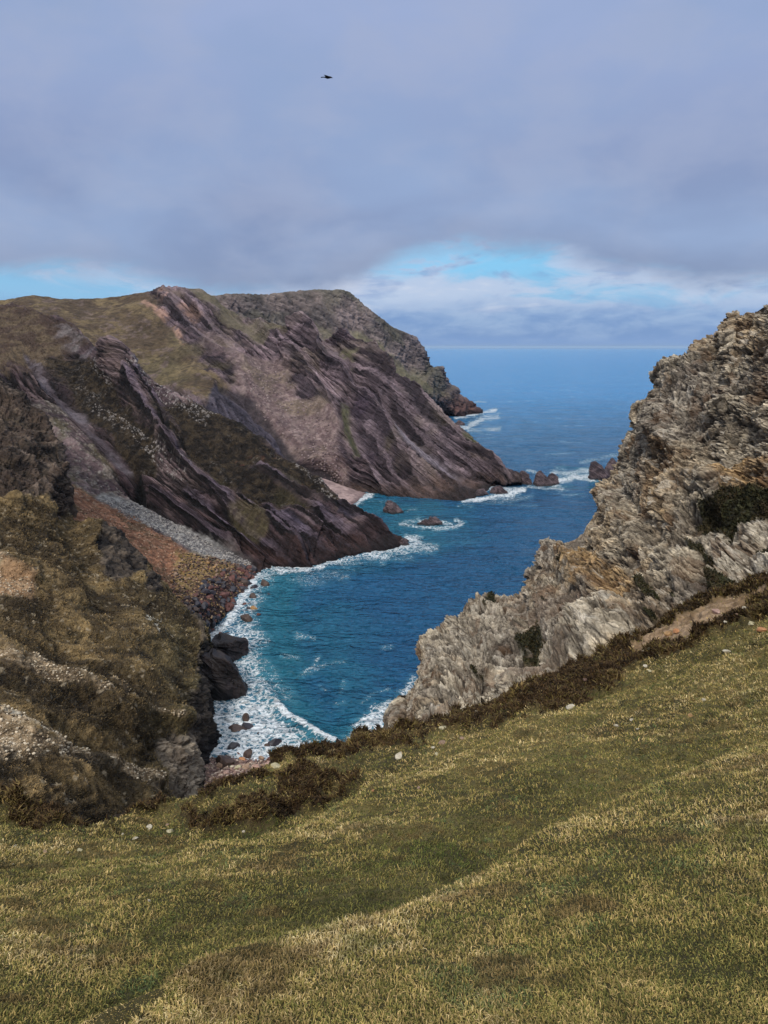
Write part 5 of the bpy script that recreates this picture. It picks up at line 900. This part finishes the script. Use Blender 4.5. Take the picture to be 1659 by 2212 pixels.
# ------------------------------------------------------------ a crow crossing the sky
def crow():
    m, nt, b = newmat('black_feathers'); b.inputs['Base Color'].default_value = (.006, .007, .012, 1); b.inputs['Roughness'].default_value = .6
    d = ray(707, 167); Y = 38.; k = Y / d[1]; loc = (d[0] * k, Y, H + d[2] * k)
    V = []; F = []
    def tube(sts, n=10):      # x, z, half width, half height
        o = len(V)
        for x, z, a, h in sts:
            for i in range(n):
                t = 2 * math.pi * i / n; V.append((x, a * math.cos(t), z + h * math.sin(t)))
        for r in range(len(sts) - 1):
            for i in range(n): F.append((o + r * n + i, o + r * n + (i + 1) % n, o + (r + 1) * n + (i + 1) % n, o + (r + 1) * n + i))
        F.append(tuple(o + i for i in range(n))[::-1]); F.append(tuple(o + (len(sts) - 1) * n + i for i in range(n)))
    # tail, body, head and bill in one skin
    tube([(-.30, -.015, .05, .006), (-.20, .0, .045, .008), (-.14, .0, .03, .016), (-.08, 0, .05, .04), (0, -.005, .065, .06), (.08, 0, .06, .055), (.13, .005, .045, .04), (.17, .004, .04, .037), (.205, -.004, .028, .024), (.235, -.016, .010, .010), (.27, -.03, .002, .003)])
    def wing(sy, pts):        # leading and trailing edge stations with thickness
        o = len(V)
        for lx, tx, y, z, t in pts:
            for x, q in ((lx, 0), ((lx + tx) / 2, t), (tx, 0), ((lx + tx) / 2, -t)): V.append((x, sy * y, z + q))
        for r in range(len(pts) - 1):
            for i in range(4): F.append((o + r * 4 + i, o + r * 4 + (i + 1) % 4, o + r * 4 + 4 + (i + 1) % 4, o + r * 4 + 4 + i))
        F.append(tuple(o + i for i in range(4))); F.append(tuple(o + (len(pts) - 1) * 4 + i for i in range(4)))
    # near wing swept down and back, far wing up
    wing(-1, [(.10, -.10, .03, 0, .014), (.09, -.10, .12, -.02, .010), (.04, -.13, .24, -.05, .007), (-.06, -.16, .36, -.08, .004), (-.15, -.19, .44, -.10, .002)])
    wing(1, [(.10, -.10, .03, .01, .014), (.11, -.08, .12, .05, .010), (.12, -.05, .24, .09, .007), (.11, -.01, .34, .12, .004), (.10, .03, .40, .13, .002)])
    me = bpy.data.meshes.new('crow'); me.from_pydata(V, [], F); me.materials.append(m); o = bpy.data.objects.new('crow', me); COL.objects.link(o); o.location = loc; o.rotation_euler = (math.radians(-8), 0, math.radians(6))
    o.scale = (.96,) * 3; tag(o, 'black crow flying to the right high in the grey sky', 'bird')
crow()
# ------------------------------------------------------------ sea air
def haze(density):
    m = bpy.data.materials.new('sea_air'); m.use_nodes = True; nt = m.node_tree; nt.nodes.clear()
    o = nt.nodes.new('ShaderNodeOutputMaterial'); v = nt.nodes.new('ShaderNodeVolumePrincipled'); nt.links.new(v.outputs[0], o.inputs['Volume'])
    v.inputs['Color'].default_value = (.58, .78, 1, 1); v.inputs['Density'].default_value = density; v.inputs['Anisotropy'].default_value = 0
    bm = bmesh.new(); bmesh.ops.create_cube(bm, size=1); me = bpy.data.meshes.new('haze'); bm.to_mesh(me); bm.free(); me.materials.append(m)
    ob = bpy.data.objects.new('haze', me); COL.objects.link(ob); ob.scale = (620000, 160000, 175); ob.location = (0, 79000, 175 / 2 - 35); tag(ob, 'thin blue sea haze over the bay', 'haze', kind='stuff')
haze(2.2e-5)
# ------------------------------------------------------------ daylight under a broken cloud deck
cam = bpy.data.cameras.new('camera'); co = bpy.data.objects.new('camera', cam); COL.objects.link(co)
co.location = (0, 0, H); co.rotation_euler = (math.pi / 2 - PITCH, 0, 0)
cam.sensor_fit = 'VERTICAL'; cam.sensor_height = 24; cam.lens = 24 * FP / 2212; cam.clip_end = 200000; cam.clip_start = .05
sc.camera = co
SE, SA = math.radians(38), math.radians(195)   # elevation; azimuth from +Y (north) clockwise
sd = bpy.data.lights.new('sun', 'SUN'); so = bpy.data.objects.new('sun', sd); COL.objects.link(so)
sd.energy = 2.4; sd.angle = math.radians(8); sd.color = (1, .95, .87)
import mathutils
dirv = mathutils.Vector((math.sin(SA) * math.cos(SE), math.cos(SA) * math.cos(SE), math.sin(SE)))
so.rotation_euler = dirv.to_track_quat('Z', 'Y').to_euler()
w = bpy.data.worlds.new('World'); sc.world = w; w.use_nodes = True
nt = w.node_tree; nt.nodes.clear(); L = nt.links.new
wo = nt.nodes.new('ShaderNodeOutputWorld'); w.cycles.sampling_method = 'MANUAL'; w.cycles.sample_map_resolution = 512
sky = N(nt, 'ShaderNodeTexSky', sky_type='NISHITA'); sky.sun_disc = False; sky.sun_elevation = SE; sky.sun_rotation = SA; sky.ozone_density = 3
bg = N(nt, 'ShaderNodeBackground', Strength=.1); L(sky.outputs[0], bg.inputs[0])
tc = N(nt, 'ShaderNodeTexCoord'); sx = N(nt, 'ShaderNodeSeparateXYZ'); L(tc.outputs['Generated'], sx.inputs[0])
def M(op, a, b=None, c=None):
    n = N(nt, 'ShaderNodeMath', operation=op)
    for i, q in enumerate((a, b, c)):
        if q is None: continue
        if isinstance(q, (int, float)): n.inputs[i].default_value = q
        else: L(q, n.inputs[i])
    return n.outputs[0]
def MR(x, a, b, c=0., d=1., sm=True):
    n = N(nt, 'ShaderNodeMapRange', interpolation_type='SMOOTHSTEP' if sm else 'LINEAR')
    for i, q in enumerate((x, a, b, c, d)):
        if isinstance(q, (int, float)): n.inputs[i].default_value = q
        else: L(q, n.inputs[i])
    return n.outputs[0]
def MC(f, a, b):
    n = N(nt, 'ShaderNodeMix', data_type='RGBA')
    for i, q in ((0, f), (6, a), (7, b)):
        if isinstance(q, (int, float)): n.inputs[i].default_value = q
        elif isinstance(q, (tuple, np.ndarray)): n.inputs[i].default_value = (*q, 1)
        else: L(q, n.inputs[i])
    return n.outputs[2]
el = M('MULTIPLY', M('ARCSINE', sx.outputs[2]), 180 / math.pi)
azm = M('MULTIPLY', M('ARCTAN2', sx.outputs[0], sx.outputs[1]), 180 / math.pi)
def sn(sa, se, sc_, det=5, ro=.55, dist=0., off=0.):
    cb = nt.nodes.new('ShaderNodeCombineXYZ'); L(M('MULTIPLY', azm, sa), cb.inputs[0]); L(M('MULTIPLY', el, se), cb.inputs[1]); cb.inputs[2].default_value = off
    n = N(nt, 'ShaderNodeTexNoise', Scale=sc_, Detail=det, Roughness=ro, Distortion=dist); L(cb.outputs[0], n.inputs['Vector']); return n.outputs['Fac']
# edge height of the cloud deck by azimuth
nE = M('SUBTRACT', sn(1, 2.2, .16, 6, .6, .4), .5); nF = M('SUBTRACT', sn(1, 1.5, .45, 5, .6, .3, 9), .5)
cv = nt.nodes.new('ShaderNodeFloatCurve'); L(MR(azm, -40, 40, 0, 1, False), cv.inputs[1])
pts = [(-40,4.6),(-28,4.6),(-20,4.9),(-16,4.5),(-10,3.4),(-5,3.5),(-2.5,4.3),(0,5.5),(3,6.4),(7,6.7),(12,6.2),(16,5.0),(20,4.3),(24,4.0),(32,4.0),(40,4.2)]
cu = cv.mapping.curves[0]; cu.points[0].location = (0, pts[0][1] / 10); cu.points[1].location = (1, pts[-1][1] / 10)
for a, e in pts[1:-1]: cu.points.new((a + 40) / 80, e / 10)
cv.mapping.update()
edge = M('MULTIPLY', cv.outputs[0], 10.)
he = M('ADD', M('SUBTRACT', el, edge), M('ADD', M('MULTIPLY', nE, 2.2), M('MULTIPLY', nF, .9)))
deck = MR(he, -.9, 1.3)
nb = sn(1, 2.4, .045, 4, .5, .3, 3); nb2 = sn(1, 2.0, .13, 6, .55, .2, 5)
# the deck: pale lavender overhead, greyer underneath near its edge
dk = MC(MR(el, 4, 22), C(124, 139, 178), C(162, 178, 216))
dk = MC(MR(nb, .35, .65), dk, C(150, 170, 208))
dk = MC(M('MULTIPLY', MR(nb2, .38, .68), .4), dk, C(174, 182, 208))
dk = MC(M('MULTIPLY', MR(he, .3, 3.2, 1, 0), .35), dk, C(120, 132, 166))
# strips of lit cloud low down
nw = sn(1, 4.5, .11, 7, .6, .5, 14); nw2 = sn(1, 3.0, .28, 6, .6, .4, 21)
blue = MC(.55, bg.outputs[0] if False else C(120, 186, 236), C(96, 160, 220))
blue = MC(MR(el, 3, 7), C(140, 192, 232), C(128, 200, 242))
low = MC(MR(M('ADD', nw, M('MULTIPLY', MR(el, 5.2, 3.6, 0, .12), MR(azm, -14, -5, -.6, 1))), .40, .58), blue, C(186, 203, 232))
low = MC(M('MULTIPLY', M('MULTIPLY', M('MULTIPLY', MR(nw2, .50, .68), .55), MR(el, 2.2, 4.0)), MR(azm, -12, -3, .15, 1)), low, C(122, 152, 204))
band = MC(MR(nw2, .35, .7), C(116, 152, 206), C(152, 180, 220))
low = MC(MR(M('ADD', el, M('MULTIPLY', nE, 2.5)), 2.0, 3.6), band, low)
low = MC(MR(el, 0, 1.0), C(122, 158, 214), low)
low = MC(M('MULTIPLY', M('MULTIPLY', MR(azm, -4, 2), MR(azm, 14, 8)), M('MULTIPLY', MR(el, 4.6, 5.4), M('MULTIPLY', MR(nw2, .62, .48), .75))), low, C(134, 204, 246))
wht = M('MULTIPLY', MR(M('ADD', nw, M('MULTIPLY', nF, .25)), .52, .68), M('MULTIPLY', MR(el, 2.0, 3.4), MR(el, 5.6, 4.2)))
low = MC(M('MULTIPLY', wht, .8), low, C(214, 220, 238))
colr = MC(deck, low, dk)
# above the frame unseen cloud is brightened and neutral, to lift the land
top = MR(el, 26, 60, 1.0, 3.2)
colr = MC(MR(el, 23, 42), colr, (.42, .44, .46))
sc1 = N(nt, 'ShaderNodeVectorMath', operation='SCALE'); L(colr, sc1.inputs[0]); L(top, sc1.inputs['Scale'])
b2 = N(nt, 'ShaderNodeBackground', Strength=1.0); L(sc1.outputs[0], b2.inputs[0])
mxs = nt.nodes.new('ShaderNodeMixShader'); mxs.inputs[0].default_value = .9
L(bg.outputs[0], mxs.inputs[1]); L(b2.outputs[0], mxs.inputs[2]); L(mxs.outputs[0], wo.inputs[0])
sc.view_settings.view_transform = 'Standard'; sc.view_settings.look = 'None'; sc.view_settings.exposure = 0; sc.view_settings.gamma = 1
sc.cycles.max_bounces = 4; sc.cycles.diffuse_bounces = 2; sc.cycles.glossy_bounces = 2
print('script %.1fs' % (time.time() - T0))
